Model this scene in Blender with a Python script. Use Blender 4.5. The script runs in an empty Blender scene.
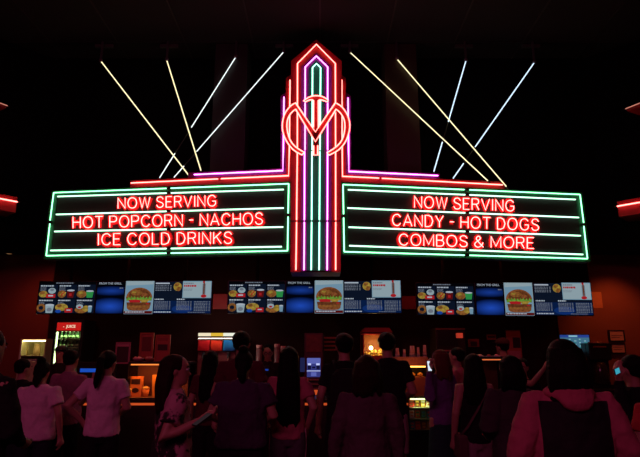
import bpy, bmesh, math, random
from mathutils import Vector, Matrix, noise
random.seed(7)
SC = bpy.context.scene
COL = SC.collection
# ---------------------------------------------------------------- camera
FPX = 528.0
EYE = Vector((0, 0, 1.6))
TILT = math.atan(122.0 / FPX)
cd = bpy.data.cameras.new('camera')
cd.sensor_width = 36.0
cd.lens = FPX * 36.0 / 640.0
cd.clip_start = 0.05
cam = bpy.data.objects.new('camera', cd)
cam.location = EYE
cam.rotation_euler = (math.pi / 2 + TILT, 0, 0)
COL.objects.link(cam)
SC.camera = cam
SC.view_settings.view_transform = 'Standard'
SC.view_settings.look = 'None'
SC.view_settings.gamma = 1.0
SC.view_settings.use_curve_mapping = False
SC.view_settings.exposure = 0.0
# ---------------------------------------------------------------- world: a dark interior
w = bpy.data.worlds.new('world')
SC.world = w
w.use_nodes = True
w.node_tree.nodes['Background'].inputs[0].default_value = (0.05, 0.01, 0.02, 1)
w.node_tree.nodes['Background'].inputs[1].default_value = 0.002
# ---------------------------------------------------------------- lobby lamps
def lamp(name, kind, loc, rot, col, power, size=None, sy=None, spot=None, label=None):
    l = bpy.data.lights.new(name, kind)
    l.color = col
    l.energy = power
    if kind == 'AREA':
        l.shape = 'RECTANGLE'
        l.size = size
        l.size_y = sy or size
    elif size:
        l.shadow_soft_size = size
    if kind == 'SPOT':
        l.spot_size = math.radians(spot)
        l.spot_blend = 0.8
    o = bpy.data.objects.new(name, l)
    o.location = loc
    o.rotation_euler = rot
    COL.objects.link(o)
    return o
# rose ambient fill added behind the camera for the lobby's unseen neon
lamp('lobby_fill', 'AREA', (-2.5, -3.0, 5.6), (math.radians(38), 0, math.radians(-8)), (1.0, 0.15, 0.40), 110, 6, 1.0)
# warm wall washers over the side bays of the back wall
lamp('wall_washer', 'SPOT', (-5.1, 9.2, 3.2), (math.radians(24), 0, 0), (1.0, 0.20, 0.07), 15, 0.08, spot=130)
lamp('wall_washer', 'SPOT', (5.55, 9.2, 3.25), (math.radians(34), 0, 0), (1.0, 0.25, 0.06), 38, 0.08, spot=85)
# red work lights over the back counter
for lx, le in ((-3.6, 1.5), (-1.8, 2.5), (1.7, 2.5), (3.4, 1.5)):
    lamp('work_light', 'AREA', (lx, 8.9, 3.2), (math.radians(25), 0, 0), (1.0, 0.10, 0.06), le, 0.8, 0.15)
# spots added to brighten the counter posters and rim the shoulders
for lx, le in ((-2.9, 20), (0.2, 12), (2.9, 16)):
    lamp('counter_fill_spot', 'SPOT', (lx, 6.6, 3.2), (math.radians(32), 0, 0), (1.0, 0.13, 0.10), le, 0.06, spot=105)
# ---------------------------------------------------------------- pixel rays (camera geometry of the photograph)
_c, _s = math.cos(TILT), math.sin(TILT)
def ray(x, y):
    a = (x - 320.0) / FPX
    b = (228.5 - y) / FPX
    return Vector((a, _c - b * _s, _s + b * _c))
def at(x, y, Y):
    d = ray(x, y)
    return EYE + d * (Y / d.y)
def atz(x, y, Z):
    d = ray(x, y)
    return EYE + d * ((Z - EYE.z) / d.z)
def onp(x, y, p, n):
    d = ray(x, y)
    return EYE + d * ((p - EYE).dot(n) / d.dot(n))
# ---------------------------------------------------------------- materials
MATS = {}
def mat(name, col, rough=0.6, metal=0.0, var=0.15, scale=12.0, bump=0.0, em=None, es=1.0, alpha=None, trans=0.0):
    if name in MATS:
        return MATS[name]
    m = bpy.data.materials.new(name)
    m.use_nodes = True
    nt = m.node_tree
    b = nt.nodes['Principled BSDF']
    b.inputs['Roughness'].default_value = rough
    b.inputs['Metallic'].default_value = metal
    tc = nt.nodes.new('ShaderNodeTexCoord')
    nz = nt.nodes.new('ShaderNodeTexNoise')
    nz.inputs['Scale'].default_value = scale
    nz.inputs['Detail'].default_value = 4
    nt.links.new(tc.outputs['Object'], nz.inputs['Vector'])
    mx = nt.nodes.new('ShaderNodeMix')
    mx.data_type = 'RGBA'
    mx.inputs[6].default_value = (*[c * (1 - var) for c in col], 1)
    mx.inputs[7].default_value = (*[min(1, c * (1 + var)) for c in col], 1)
    nt.links.new(nz.outputs['Fac'], mx.inputs[0])
    nt.links.new(mx.outputs[2], b.inputs['Base Color'])
    if bump:
        bp = nt.nodes.new('ShaderNodeBump')
        bp.inputs['Strength'].default_value = bump
        bp.inputs['Distance'].default_value = 0.01
        nt.links.new(nz.outputs['Fac'], bp.inputs['Height'])
        nt.links.new(bp.outputs['Normal'], b.inputs['Normal'])
    if em:
        b.inputs['Emission Color'].default_value = (*em, 1)
        b.inputs['Emission Strength'].default_value = es
    if trans:
        b.inputs['Transmission Weight'].default_value = trans
        b.inputs['IOR'].default_value = 1.1
    MATS[name] = m
    return m
def glow(name, col, s=1.0):
    """glass or panel that gives off light"""
    if name in MATS:
        return MATS[name]
    m = bpy.data.materials.new(name)
    m.use_nodes = True
    nt = m.node_tree
    nt.nodes.clear()
    e = nt.nodes.new('ShaderNodeEmission')
    e.inputs[0].default_value = (*col, 1)
    e.inputs[1].default_value = s
    o = nt.nodes.new('ShaderNodeOutputMaterial')
    nt.links.new(e.outputs[0], o.inputs[0])
    MATS[name] = m
    return m
def glass_mat():
    if 'clear_glass' in MATS:
        return MATS['clear_glass']
    m = bpy.data.materials.new('clear_glass')
    m.use_nodes = True
    nt = m.node_tree
    nt.nodes.clear()
    t = nt.nodes.new('ShaderNodeBsdfTransparent')
    t.inputs[0].default_value = (0.93, 0.95, 0.94, 1)
    g = nt.nodes.new('ShaderNodeBsdfGlossy')
    g.inputs['Roughness'].default_value = 0.05
    f = nt.nodes.new('ShaderNodeFresnel')
    f.inputs[0].default_value = 1.35
    x = nt.nodes.new('ShaderNodeMixShader')
    o = nt.nodes.new('ShaderNodeOutputMaterial')
    nt.links.new(f.outputs[0], x.inputs[0])
    nt.links.new(t.outputs[0], x.inputs[1])
    nt.links.new(g.outputs[0], x.inputs[2])
    nt.links.new(x.outputs[0], o.inputs[0])
    MATS['clear_glass'] = m
    return m
# ---------------------------------------------------------------- mesh builder
class MB:
    def __init__(self):
        self.v, self.f, self.m, self.cur = [], [], [], 0
        self.T = None
    def mi(self, i):
        self.cur = i
        return self
    def add(self, vs, fs):
        b = len(self.v)
        for p in vs:
            p = Vector(p)
            self.v.append(self.T @ p if self.T else p)
        for f in fs:
            self.f.append([b + i for i in f])
            self.m.append(self.cur)
        return self
    def box(self, lo, hi):
        x0, y0, z0 = lo
        x1, y1, z1 = hi
        return self.add([(x0, y0, z0), (x1, y0, z0), (x1, y1, z0), (x0, y1, z0), (x0, y0, z1), (x1, y0, z1), (x1, y1, z1), (x0, y1, z1)],
                        [(0, 3, 2, 1), (4, 5, 6, 7), (0, 1, 5, 4), (1, 2, 6, 5), (2, 3, 7, 6), (3, 0, 4, 7)])
    def prism(self, pts, off):
        """closed outline of 3-D points given thickness by the vector off"""
        n = len(pts)
        off = Vector(off)
        vs = [Vector(p) for p in pts] + [Vector(p) + off for p in pts]
        fs = [list(range(n)), list(range(2 * n - 1, n - 1, -1))]
        fs += [(i, i + n, (i + 1) % n + n, (i + 1) % n) for i in range(n)]
        return self.add(vs, fs)
    def tube(self, pts, r, n=8, closed=False, sq=(1, 1)):
        pts = [Vector(p) for p in pts]
        N = len(pts)
        rs = r if isinstance(r, (list, tuple)) else [r] * N
        vs, fs = [], []
        ref = None
        for i in range(N):
            if closed:
                a, b = pts[i - 1], pts[(i + 1) % N]
            else:
                a, b = pts[max(i - 1, 0)], pts[min(i + 1, N - 1)]
            t = (b - a).normalized()
            if ref is None:
                ref = Vector((0, 1, 0)) if abs(t.y) < 0.9 else Vector((1, 0, 0))
            u = (ref - t * ref.dot(t))
            u = u.normalized() if u.length > 1e-6 else t.orthogonal().normalized()
            ref = u
            w2 = t.cross(u)
            k = 1.0
            if 0 < i < N - 1 or closed:
                d1 = (pts[i] - pts[i - 1]).normalized()
                d2 = (pts[(i + 1) % N] - pts[i]).normalized()
                k = min(1.25, 1.0 / max(0.3, math.sqrt(max(0.0, (1 + d1.dot(d2)) / 2))))
            for j in range(n):
                an = 2 * math.pi * j / n
                vs.append(pts[i] + (u * math.cos(an) * sq[0] + w2 * math.sin(an) * sq[1]) * rs[i] * k)
        for i in range(N if closed else N - 1):
            i2 = (i + 1) % N
            for j in range(n):
                j2 = (j + 1) % n
                fs.append((i * n + j, i * n + j2, i2 * n + j2, i2 * n + j))
        if not closed:
            fs.append(list(range(n - 1, -1, -1)))
            fs.append(list(range((N - 1) * n, N * n)))
        return self.add(vs, fs)
    def stack(self, secs, n=20):
        """loft of horizontal ellipses (z, cx, cy, rx, ry)"""
        vs, fs = [], []
        for z, cx, cy, rx, ry in secs:
            for j in range(n):
                a = 2 * math.pi * j / n
                vs.append((cx + rx * math.cos(a), cy + ry * math.sin(a), z))
        N = len(secs)
        for i in range(N - 1):
            for j in range(n):
                j2 = (j + 1) % n
                fs.append((i * n + j, i * n + j2, (i + 1) * n + j2, (i + 1) * n + j))
        fs.append(list(range(n - 1, -1, -1)))
        fs.append(list(range((N - 1) * n, N * n)))
        return self.add(vs, fs)
    def ell(self, c, r, n=16, k=10):
        secs = []
        for i in range(k + 1):
            t = -math.pi / 2 + math.pi * i / k
            cr = max(math.cos(t), 0.03)
            secs.append((c[2] + r[2] * math.sin(t), c[0], c[1], r[0] * cr, r[1] * cr))
        return self.stack(secs, n)
    def lathe(self, prof, c, n=16):
        return self.stack([(c[2] + z, c[0], c[1], r, r) for r, z in prof], n)
    def mesh(self, name, mats):
        me = bpy.data.meshes.new(name)
        me.from_pydata([tuple(p) for p in self.v], [], self.f)
        for m in (mats if isinstance(mats, (list, tuple)) else [mats]):
            me.materials.append(m)
        me.polygons.foreach_set('material_index', self.m)
        bm = bmesh.new()
        bm.from_mesh(me)
        bmesh.ops.recalc_face_normals(bm, faces=bm.faces)
        bm.to_mesh(me)
        bm.free()
        return me
    def build(self, name, mats, parent=None, smooth=False, bevel=0, local=False, label=None):
        if parent is not None and not local:
            o0 = origin(parent)
            self.v = [p - o0 for p in self.v]
        me = self.mesh(name, mats)
        o = bpy.data.objects.new(name, me)
        COL.objects.link(o)
        if parent is not None:
            o.parent = parent
        if smooth:
            for p in me.polygons:
                p.use_smooth = True
        if bevel:
            b = o.modifiers.new('bevel', 'BEVEL')
            b.width = bevel
            b.segments = 2
        if label:
            o['label'] = label
        return o
def origin(o):
    v = Vector((0, 0, 0))
    while o is not None:
        v += o.location
        o = o.parent
    return v
def thing(name, label, cat, loc=(0, 0, 0), rz=0.0, group=None):
    o = bpy.data.objects.new(name, None)
    o.empty_display_size = 0.1
    COL.objects.link(o)
    o.location = loc
    o.rotation_euler = (0, 0, rz)
    return tag(o, label, cat, group)
def tag(o, label, cat, group=None):
    o['label'] = label
    o['category'] = cat
    if group:
        o['group'] = group
    return o
def struct(name, mb, m, **k):
    o = mb.build(name, m, **k)
    o['kind'] = 'structure'
    return o
def dup(root, loc, label, group=None, rz=None):
    r = root.copy()
    COL.objects.link(r)
    r.location = loc
    if rz is not None:
        r.rotation_euler = (0, 0, rz)
    r['label'] = label
    if group:
        r['group'] = group
    for ch in list(root.children):
        c = ch.copy()
        COL.objects.link(c)
        c.parent = r
        for g in list(ch.children):
            d = g.copy()
            COL.objects.link(d)
            d.parent = c
    return r
def smooth_pts(p, k=4, closed=False):
    p = [Vector(q) for q in p]
    n = len(p)
    out = []
    for i in range(n if closed else n - 1):
        a = p[i - 1] if (i > 0 or closed) else p[i]
        b, c = p[i], p[(i + 1) % n]
        d = p[(i + 2) % n] if (closed or i + 2 < n) else c
        for j in range(k):
            t = j / k
            out.append(0.5 * ((2 * b) + (c - a) * t + (2 * a - 5 * b + 4 * c - d) * t * t + (3 * b - a - 3 * c + d) * t ** 3))
    if not closed:
        out.append(p[-1])
    return out
# ---------------------------------------------------------------- shared materials
black = mat('matt_black_paint', (0.003, 0.0025, 0.003), 0.9)
dark = mat('dark_metal', (0.015, 0.013, 0.014), 0.4, 0.3)
plastic = mat('black_plastic', (0.01, 0.01, 0.011), 0.35)
steel = mat('brushed_steel', (0.45, 0.43, 0.42), 0.3, 0.9)
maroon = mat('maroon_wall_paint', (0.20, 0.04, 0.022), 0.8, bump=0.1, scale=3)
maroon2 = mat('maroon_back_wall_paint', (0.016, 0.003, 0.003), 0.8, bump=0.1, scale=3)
wood = mat('warm_wood', (0.32, 0.12, 0.045), 0.5, scale=6, var=0.35)
white = mat('white_card', (0.62, 0.6, 0.58), 0.6)
redcard = mat('red_card', (0.5, 0.03, 0.025), 0.5)
glass = glass_mat()
for m_ in (black, maroon2, board_m if 'board_m' in globals() else black):
    m_.node_tree.nodes['Principled BSDF'].inputs['Specular IOR Level'].default_value = 0.08
# ---------------------------------------------------------------- the room
CEIL = 6.95
struct('floor', MB().box((-9, -6, -0.1), (9, 10.4, 0)), mat('dark_carpet', (0.03, 0.012, 0.015), 0.9, scale=25, bump=0.3, var=0.5))
cm = MB()
cm.box((-9, -6, CEIL), (9, 10.4, CEIL + 0.1))
struct('ceiling', cm, mat('black_ceiling_tile', (0.006, 0.005, 0.005), 0.95, scale=5, bump=0.3))
grid = MB()
for i in range(-7, 8):
    grid.box((i * 1.2 - 0.012, -6, CEIL - 0.012), (i * 1.2 + 0.012, 9.0, CEIL))
for i in range(-4, 8):
    grid.box((-8.6, i * 1.2 - 0.012, CEIL - 0.0125), (8.6, i * 1.2 + 0.012, CEIL - 0.0005))
struct('trim_1', grid, mat('ceiling_grid', (0.02, 0.016, 0.014), 0.6))
struct('wall_left', MB().box((-8.9, -6, 0), (-8.7, 10.4, CEIL)), maroon)
struct('wall_right', MB().box((8.7, -6, 0), (8.9, 10.4, CEIL)), maroon)
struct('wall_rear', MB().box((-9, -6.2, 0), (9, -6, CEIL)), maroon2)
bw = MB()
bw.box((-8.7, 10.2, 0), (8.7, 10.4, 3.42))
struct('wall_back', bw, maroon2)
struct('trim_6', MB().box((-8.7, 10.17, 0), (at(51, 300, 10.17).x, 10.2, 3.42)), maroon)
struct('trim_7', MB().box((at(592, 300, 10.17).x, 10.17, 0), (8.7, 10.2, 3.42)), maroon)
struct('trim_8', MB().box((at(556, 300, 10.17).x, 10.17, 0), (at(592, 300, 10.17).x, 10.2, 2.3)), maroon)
# bulkhead over the stand: black face and soffit
FY = 8.95
struct('wall_upper', MB().box((-8.7, FY, 3.42), (8.7, 10.4, CEIL)), black)
# side bulkheads that carry the red coves
def side_bulkhead(s, name):
    m = MB()
    pts = [(s * 4.95, FY, 0), (s * 8.7, FY - 3.6, 0), (s * 8.7, FY, 0)]
    m.prism([Vector((p[0], p[1], 3.44)) for p in pts], (0, 0, CEIL - 3.46))
    struct(name, m, black)
side_bulkhead(-1, 'trim_2')
side_bulkhead(1, 'trim_3')
# pilaster panels behind the beam tubes
for nm, xa, xb, cc in (('trim_4', 214, 246.5, (0.020, 0.018, 0.014)), ('trim_5', 385.5, 417.5, (0.032, 0.016, 0.007))):
    a, b = at(xa, 100, 8.5), at(xb, 100, 8.5)
    struct(nm, MB().box((a.x, 8.43, 3.9), (b.x, FY, CEIL - 0.02)), mat('pilaster_' + nm, cc, 0.7, scale=4))
# light put into paint: lit patches of back wall between the menu screens
for nm, xa, xb, ya, yb in (('trim_9', 212.5, 228, 294, 309), ('trim_10', 401, 415.5, 296, 309), ('trim_11', 592.5, 601, 292, 308)):
    a, b = at(xa, yb, 10.165), at(xb, ya, 10.165)
    struct(nm, MB().box((a.x, 10.16, a.z), (b.x, 10.2, b.z)), mat('lit_wall_orange' if nm == 'trim_11' else 'lit_wall_red', (.45, .13, .05) if nm == 'trim_11' else (.25, .01, .012), .6))
# soffit downlights
spots = [(49.5, 266), (90, 261), (159, 260.5), (226, 259), (402.5, 260.5), (471.5, 263), (541, 264.5), (595, 269)]
def downlight(i, x, y):
    p = atz(x, y, 3.42)
    p.y = min(max(p.y, FY + 0.1), 10.0)
    t = thing('downlight', '', 'ceiling light', (p.x, p.y, 3.42), 0, 'recessed downlights under the marquee')
    m = MB()
    n = 24
    m.add([(0.085 * math.cos(a), 0.085 * math.sin(a), 0) for a in [2 * math.pi * j / n for j in range(n)]] +
          [(0.055 * math.cos(a), 0.055 * math.sin(a), -0.012) for a in [2 * math.pi * j / n for j in range(n)]],
          [(j, (j + 1) % n, n + (j + 1) % n, n + j) for j in range(n)])
    m.build('trim_ring', mat('bronze_ring', (0.3, 0.2, 0.1), 0.4, 0.6), t, True, local=True)
    l = MB()
    l.lathe([(0.05, 0), (0.05, -0.006), (0.02, -0.01)], (0, 0, 0), 20)
    l.build('lens', mat('dim_warm_lens', (0.5, 0.35, 0.2), 0.4, em=(1, 0.55, 0.2), es=0.25), t, True, local=True)
    return t
dl_where = ['at the outer end under the sign board listing popcorn', 'under the popcorn board, second from its outer end', 'under the middle of the board listing popcorn', 'under the inner end of the board listing popcorn',
            'under the inner end of the board listing candy', 'under the middle of the board listing candy', 'under the candy board, second from its outer end', 'at the outer end under the sign board listing candy']
for i, (x, y) in enumerate(spots):
    downlight(i, x, y)['label'] = 'small bronze recessed downlight ' + dl_where[i]
# ---------------------------------------------------------------- neon
RED = glow('red_neon', (1.0, 0.13, 0.11), 7.5)
TXT = glow('red_lettering_neon', (1.0, 0.09, 0.08), 13.0)
MAG = glow('magenta_neon', (1.0, 0.2, 0.92), 5.0)
GRN = glow('green_neon', (0.26, 1.0, 0.50), 3.8)
TEAL = glow('mint_neon', (0.34, 0.9, 0.70), 3.6)
WHT = glow('mint_white_neon', (0.50, 1.0, 0.72), 2.5)
BEAMY = glow('yellow_beam_neon', (1.0, 0.90, 0.48), 1.45)
BEAMW = glow('white_beam_neon', (0.85, 0.95, 0.95), 1.3)
BEAMB = glow('blue_white_beam_neon', (0.62, 0.80, 1.0), 1.4)
pred = mat('red_channel_paint', (0.27, 0.004, 0.009), 0.55)
pmag = mat('magenta_channel_paint', (0.15, 0.006, 0.13), 0.55)
pgrn = mat('green_channel_paint', (0.002, 0.065, 0.02), 0.55)
ptea = mat('teal_channel_paint', (0.003, 0.08, 0.05), 0.55)
ppur = mat('purple_channel_paint', (0.10, 0.008, 0.14), 0.55)
halo_paint = mat('letter_halo_red', (0.42, 0.004, 0.008), 0.6)
board_m = mat('black_sign_face', (0.018, 0.008, 0.008), 0.7)
clip_m = mat('electrode_black', (0.008, 0.008, 0.008), 0.5)

GLY = {
 'N': (.62, [[(0, 0), (0, 1), (.62, 0), (.62, 1)]]),
 'O': (.76, ['c', [(.38, 1), (.12, .88), (0, .5), (.12, .12), (.38, 0), (.64, .12), (.76, .5), (.64, .88)]]),
 'W': (.92, [[(0, 1), (.23, 0), (.46, 1), (.69, 0), (.92, 1)]]),
 'S': (.58, ['s', [(.56, .78), (.45, .95), (.28, 1), (.1, .93), (.03, .75), (.12, .59), (.3, .51), (.48, .42), (.57, .25), (.48, .06), (.28, 0), (.1, .06), (.01, .24)]]),
 'E': (.5, [[(.5, 1), (0, 1), (0, 0), (.5, 0)], [(0, .52), (.42, .52)]]),
 'R': (.58, [[(0, 0), (0, 1), (.36, 1), (.52, .93), (.56, .76), (.52, .58), (.36, .5), (0, .5)], [(.34, .5), (.58, 0)]]),
 'V': (.66, [[(0, 1), (.33, 0), (.66, 1)]]),
 'I': (.06, [[(.03, 0), (.03, 1)]]),
 'G': (.72, ['s', [(.66, .8), (.52, .95), (.36, 1), (.12, .88), (0, .5), (.12, .12), (.36, 0), (.56, .06), (.68, .22)], 'l', [(.68, .22), (.68, .46), (.4, .46)]]),
 'H': (.6, [[(0, 0), (0, 1)], [(.6, 0), (.6, 1)], [(0, .52), (.6, .52)]]),
 'T': (.6, [[(0, 1), (.6, 1)], [(.3, 1), (.3, 0)]]),
 'P': (.56, [[(0, 0), (0, 1), (.36, 1), (.52, .93), (.56, .75), (.52, .57), (.36, .49), (0, .49)]]),
 'C': (.68, ['s', [(.66, .78), (.52, .95), (.36, 1), (.12, .88), (0, .5), (.12, .12), (.36, 0), (.52, .05), (.66, .22)]]),
 '-': (.3, [[(0, .5), (.3, .5)]]),
 'A': (.68, [[(0, 0), (.34, 1), (.68, 0)], [(.11, .33), (.57, .33)]]),
 'L': (.48, [[(0, 1), (0, 0), (.48, 0)]]),
 'D': (.62, [[(0, 0), (0, 1), (.28, 1), (.5, .88), (.62, .5), (.5, .12), (.28, 0), (0, 0)]]),
 'K': (.58, [[(0, 0), (0, 1)], [(.56, 1), (0, .42)], [(.2, .62), (.58, 0)]]),
 'Y': (.62, [[(0, 1), (.31, .45), (.62, 1)], [(.31, .45), (.31, 0)]]),
 'M': (.76, [[(0, 0), (0, 1), (.38, .12), (.76, 1), (.76, 0)]]),
 'B': (.56, [[(0, 0), (0, 1), (.34, 1), (.48, .92), (.51, .77), (.46, .6), (.34, .53), (0, .53)], [(.34, .53), (.5, .45), (.56, .27), (.5, .08), (.34, 0), (0, 0)]]),
 '&': (.7, ['s', [(.68, 0), (.4, .34), (.17, .66), (.14, .84), (.28, 1), (.42, .9), (.42, .74), (.22, .54), (.04, .36), (.02, .16), (.16, .01), (.36, .01), (.56, .2), (.64, .42)]]),
}
def glyph_paths(ch):
    w_, items = GLY[ch]
    out, mode = [], 'l'
    for it in items:
        if isinstance(it, str):
            mode = it
            continue
        pts = [(a, b, 0) for a, b in it]
        if mode == 's':
            out.append(([(p.x, p.y) for p in smooth_pts(pts, 3)], False))
        elif mode == 'c':
            out.append(([(p.x, p.y) for p in smooth_pts(pts, 3, True)], True))
        else:
            out.append((it, False))
    return w_, out
def neon_text(text, q, plane, off, parent, r=0.0075):
    """q = (x0, top0, bot0, x1, top1, bot1): the row's two ends on the sign face"""
    x0, t0, b0, x1, t1, b1 = q
    adv, tot = [], 0
    for ch in text:
        if ch == ' ':
            adv.append((tot, ch)); tot += 0.34
        else:
            adv.append((tot, ch)); tot += GLY[ch][0] + 0.24
    tot -= 0.24
    words, cur = [], []
    for a in adv:
        if a[1] == ' ':
            words.append(cur); cur = []
        else:
            cur.append(a)
    words.append(cur)
    for wd in words:
        m = MB()
        pb_ = MB()
        for a, ch in wd:
            w_, paths = glyph_paths(ch)
            for pp, cl in paths:
                pts = []
                for gx, gy in pp:
                    u = (a + gx) / tot
                    px = x0 + (x1 - x0) * u
                    ty = t0 + (t1 - t0) * u
                    by = b0 + (b1 - b0) * u
                    pts.append(onp(px, by + (ty - by) * gy, plane[0] + plane[1] * off, plane[1]))
                m.tube(pts, r, 6, cl)
                pb_.tube([p - plane[1] * (off - 0.002) for p in pts], 0.046, 8, cl, sq=(0.035, 1))  # red halo of the tubes, painted as wide strokes on the sign face
        s = ''.join(c for _, c in wd)
        lb = 'red neon word ' + s if s not in '-&' else 'red neon ' + ('dash' if s == '-' else 'ampersand')
        wo = m.build('neon_word', TXT, parent, True, label=lb)
        pb_.build('painted_halo', halo_paint, wo, label='red halo of the neon painted behind the glass')
def neon_line(m, pts, plane, off, r, joint=None):
    P = [onp(x, y, plane[0] + plane[1] * off, plane[1]) for x, y in pts]
    m.tube(P, r, 8)
def split_line(a, b, xj, g=1.6):
    t = (xj - a[0]) / (b[0] - a[0])
    d = g / abs(b[0] - a[0])
    l = lambda k: (a[0] + (b[0] - a[0]) * k, a[1] + (b[1] - a[1]) * k)
    return [a, l(t - d)], [l(t + d), b]
# ---- sign boards: each is a vertical panel that recedes from the tower
def board_plane(inner, outer, Yi):
    pi = at(inner[0], inner[1], Yi)
    po = atz(outer[0], outer[1], pi.z)
    d = (po - pi); d.z = 0
    n = Vector((d.y, -d.x, 0)).normalized()
    if n.y > 0: n = -n
    return (pi, n)
def sign_board(side, name_label, inner, outer, border, inners, rows, xj, band_out, band_in):
    pl = board_plane(inner, outer, 8.0)
    c = at(*band_out[2], 8.0)
    t = thing('neon_sign_board', name_label, 'neon sign', (0, 0, 0), 0, 'neon menu boards of the marquee')
    a = onp(*band_out[0], *pl); 
    t.location = onp((band_out[2][0] + band_out[3][0]) / 2, band_out[2][1], *pl)
    n = pl[1]
    face = [onp(x, y, *pl) for x, y in band_out]
    MB().prism(face, -n * 0.16).build('cabinet', board_m, t)
    # painted border channel standing proud of the face
    m = MB()
    fo = [p + n * 0.004 for p in face]
    fi = [onp(x, y, *pl) + n * 0.004 for x, y in band_in]
    for i in range(4):
        j = (i + 1) % 4
        m.prism([fo[i], fo[j], fi[j], fi[i]], -n * 0.012)
    m.build('border_channel', pgrn, t)
    m = MB()
    P = [onp(x, y, *pl) + n * 0.03 for x, y in border]
    up = split_line(border[0], border[1], xj)
    dn = split_line(border[3], border[2], xj)
    q = lambda s: [onp(x, y, pl[0] + n * 0.028, n) for x, y in s]
    ym = (border[0][1] + border[3][1]) / 2
    xm = (border[0][0] + border[3][0]) / 2
    for s in (up[0], up[1], dn[0], dn[1]):
        MB().tube(q(s), 0.0095, 8).build('border_tube', GRN, t, True)
    for (p0, p1) in ((border[0], border[3]), (border[1], border[2])):
        mid = ((p0[0] + p1[0]) / 2, (p0[1] + p1[1]) / 2 - 2)
        k = 0.8
        MB().tube(q([p0, (mid[0], mid[1] - k)]), 0.0095, 8).build('border_tube', GRN, t, True)
        MB().tube(q([(mid[0], mid[1] + k), p1]), 0.0095, 8).build('border_tube', GRN, t, True)
        c_ = q([mid])[0]
        MB().box(c_ - Vector((0.02, 0.02, 0.025)), c_ + Vector((0.02, 0.02, 0.025))).build('electrode_cap', clip_m, t)
    for a_, b_ in inners:
        for s in split_line(a_, b_, xj + 1.5):
            MB().tube(q(s), 0.0115, 8).build('rule_tube', WHT, t, True, label='pale mint neon rule between lines of text')
    for (a_, b_) in [(border[0], border[1]), (border[3], border[2])] + list(inners):
        tt = (xj + 1 - a_[0]) / (b_[0] - a_[0])
        c_ = onp(a_[0] + (b_[0] - a_[0]) * tt, a_[1] + (b_[1] - a_[1]) * tt, pl[0] + n * 0.03, n)
        MB().box(c_ - Vector((0.03, 0.03, 0.02)), c_ + Vector((0.03, 0.005, 0.02))).build('electrode_cap', clip_m, t)
    for tx, q_ in rows:
        neon_text(tx, q_, pl, 0.032, t)
    return t, pl
bl, PL_L = sign_board(-1, 'green-bordered neon board reading now serving hot popcorn, nachos and ice cold drinks', (288.7, 183.7), (53.7, 192.7),
    [(53.7, 192.7), (288.7, 183.7), (287.5, 250.7), (46.2, 255.7)],
    [((57.5, 196.5), (283.7, 189.5)), ((56.2, 214.5), (283.7, 208)), ((54.5, 231.5), (283.2, 227)), ((50.5, 250.5), (281.7, 246.7))],
    [('NOW SERVING', (118, 198.2, 208.4, 216, 195.2, 206)), ('HOT POPCORN - NACHOS', (73, 217, 228, 262.5, 212.8, 224.2)), ('ICE COLD DRINKS', (98, 233.8, 245, 231.7, 232, 243.4))],
    168, [(51, 190.8), (291, 181.6), (290, 253.4), (43.3, 259.3)], [(57.6, 197.8), (284.3, 189.8), (283.3, 246.4), (51.3, 251.2)])
br, PL_R = sign_board(1, 'green-bordered neon board reading now serving candy, hot dogs, combos and more', (343, 184.5), (580, 194.5),
    [(580, 194.5), (343, 184.5), (344.2, 251.7), (587.5, 258.7)],
    [((575.5, 199.5), (348, 189.7)), ((578.7, 217.5), (347.5, 208)), ((580.5, 235.7), (348.7, 227.2)), ((583, 254.5), (349.2, 245.7))],
    [('NOW SERVING', (414.5, 196.2, 207.4, 514.2, 200.4, 211.2)), ('CANDY - HOT DOGS', (392.5, 214.2, 225.4, 538.7, 219.2, 230.5)), ('COMBOS & MORE', (399.2, 233.9, 245, 533.7, 237.7, 248.5))],
    466, [(582.8, 192.5), (340.6, 182.4), (341.6, 254.4), (591, 262)], [(576, 200), (347.6, 190.6), (348.3, 247.2), (582.5, 254)])
# ---- central tower
TY = 7.95
tower = thing('neon_tower', 'tall stepped red and magenta neon tower with round monogram between the sign boards', 'neon sign', (at(316, 270, TY).x, TY, at(316, 272, TY).z))
def px_prism(m, pts, Y, th):
    return m.prism([at(x, y, Y) for x, y in pts], (0, th, 0))
def ptube(pts, Y, mt, r=0.0100, closed=False, name='neon_tube', par=None):
    return MB().tube([at(x, y, Y) for x, y in pts], r, 8, closed).build(name, mt, par or tower, True)
cx = 316.0
# stepped painted faces: red outermost, purple, teal centre
px_prism(MB(), [(290.5, 272), (291, 61), (316.3, 39.5), (341.8, 61), (340.8, 272)], TY, 0.5).build('tower_body', pred, tower)
px_prism(MB(), [(300.6, 271), (301, 67), (316.3, 52.5), (331.8, 67), (331.4, 271)], TY - 0.03, 0.029).build('purple_panel', pmag, tower)
px_prism(MB(), [(306.6, 270.5), (308.8, 68), (316.3, 59.5), (324, 68), (325, 270.5)], TY - 0.05, 0.019).build('teal_panel', ptea, tower)
NJ = 221
def vsplit(pts):
    return pts
# red tubes
def pair(pts_l, pts_r, mt, Y, r=0.0100):
    ptube(pts_l, Y, mt, r); ptube(pts_r, Y, mt, r)
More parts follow.
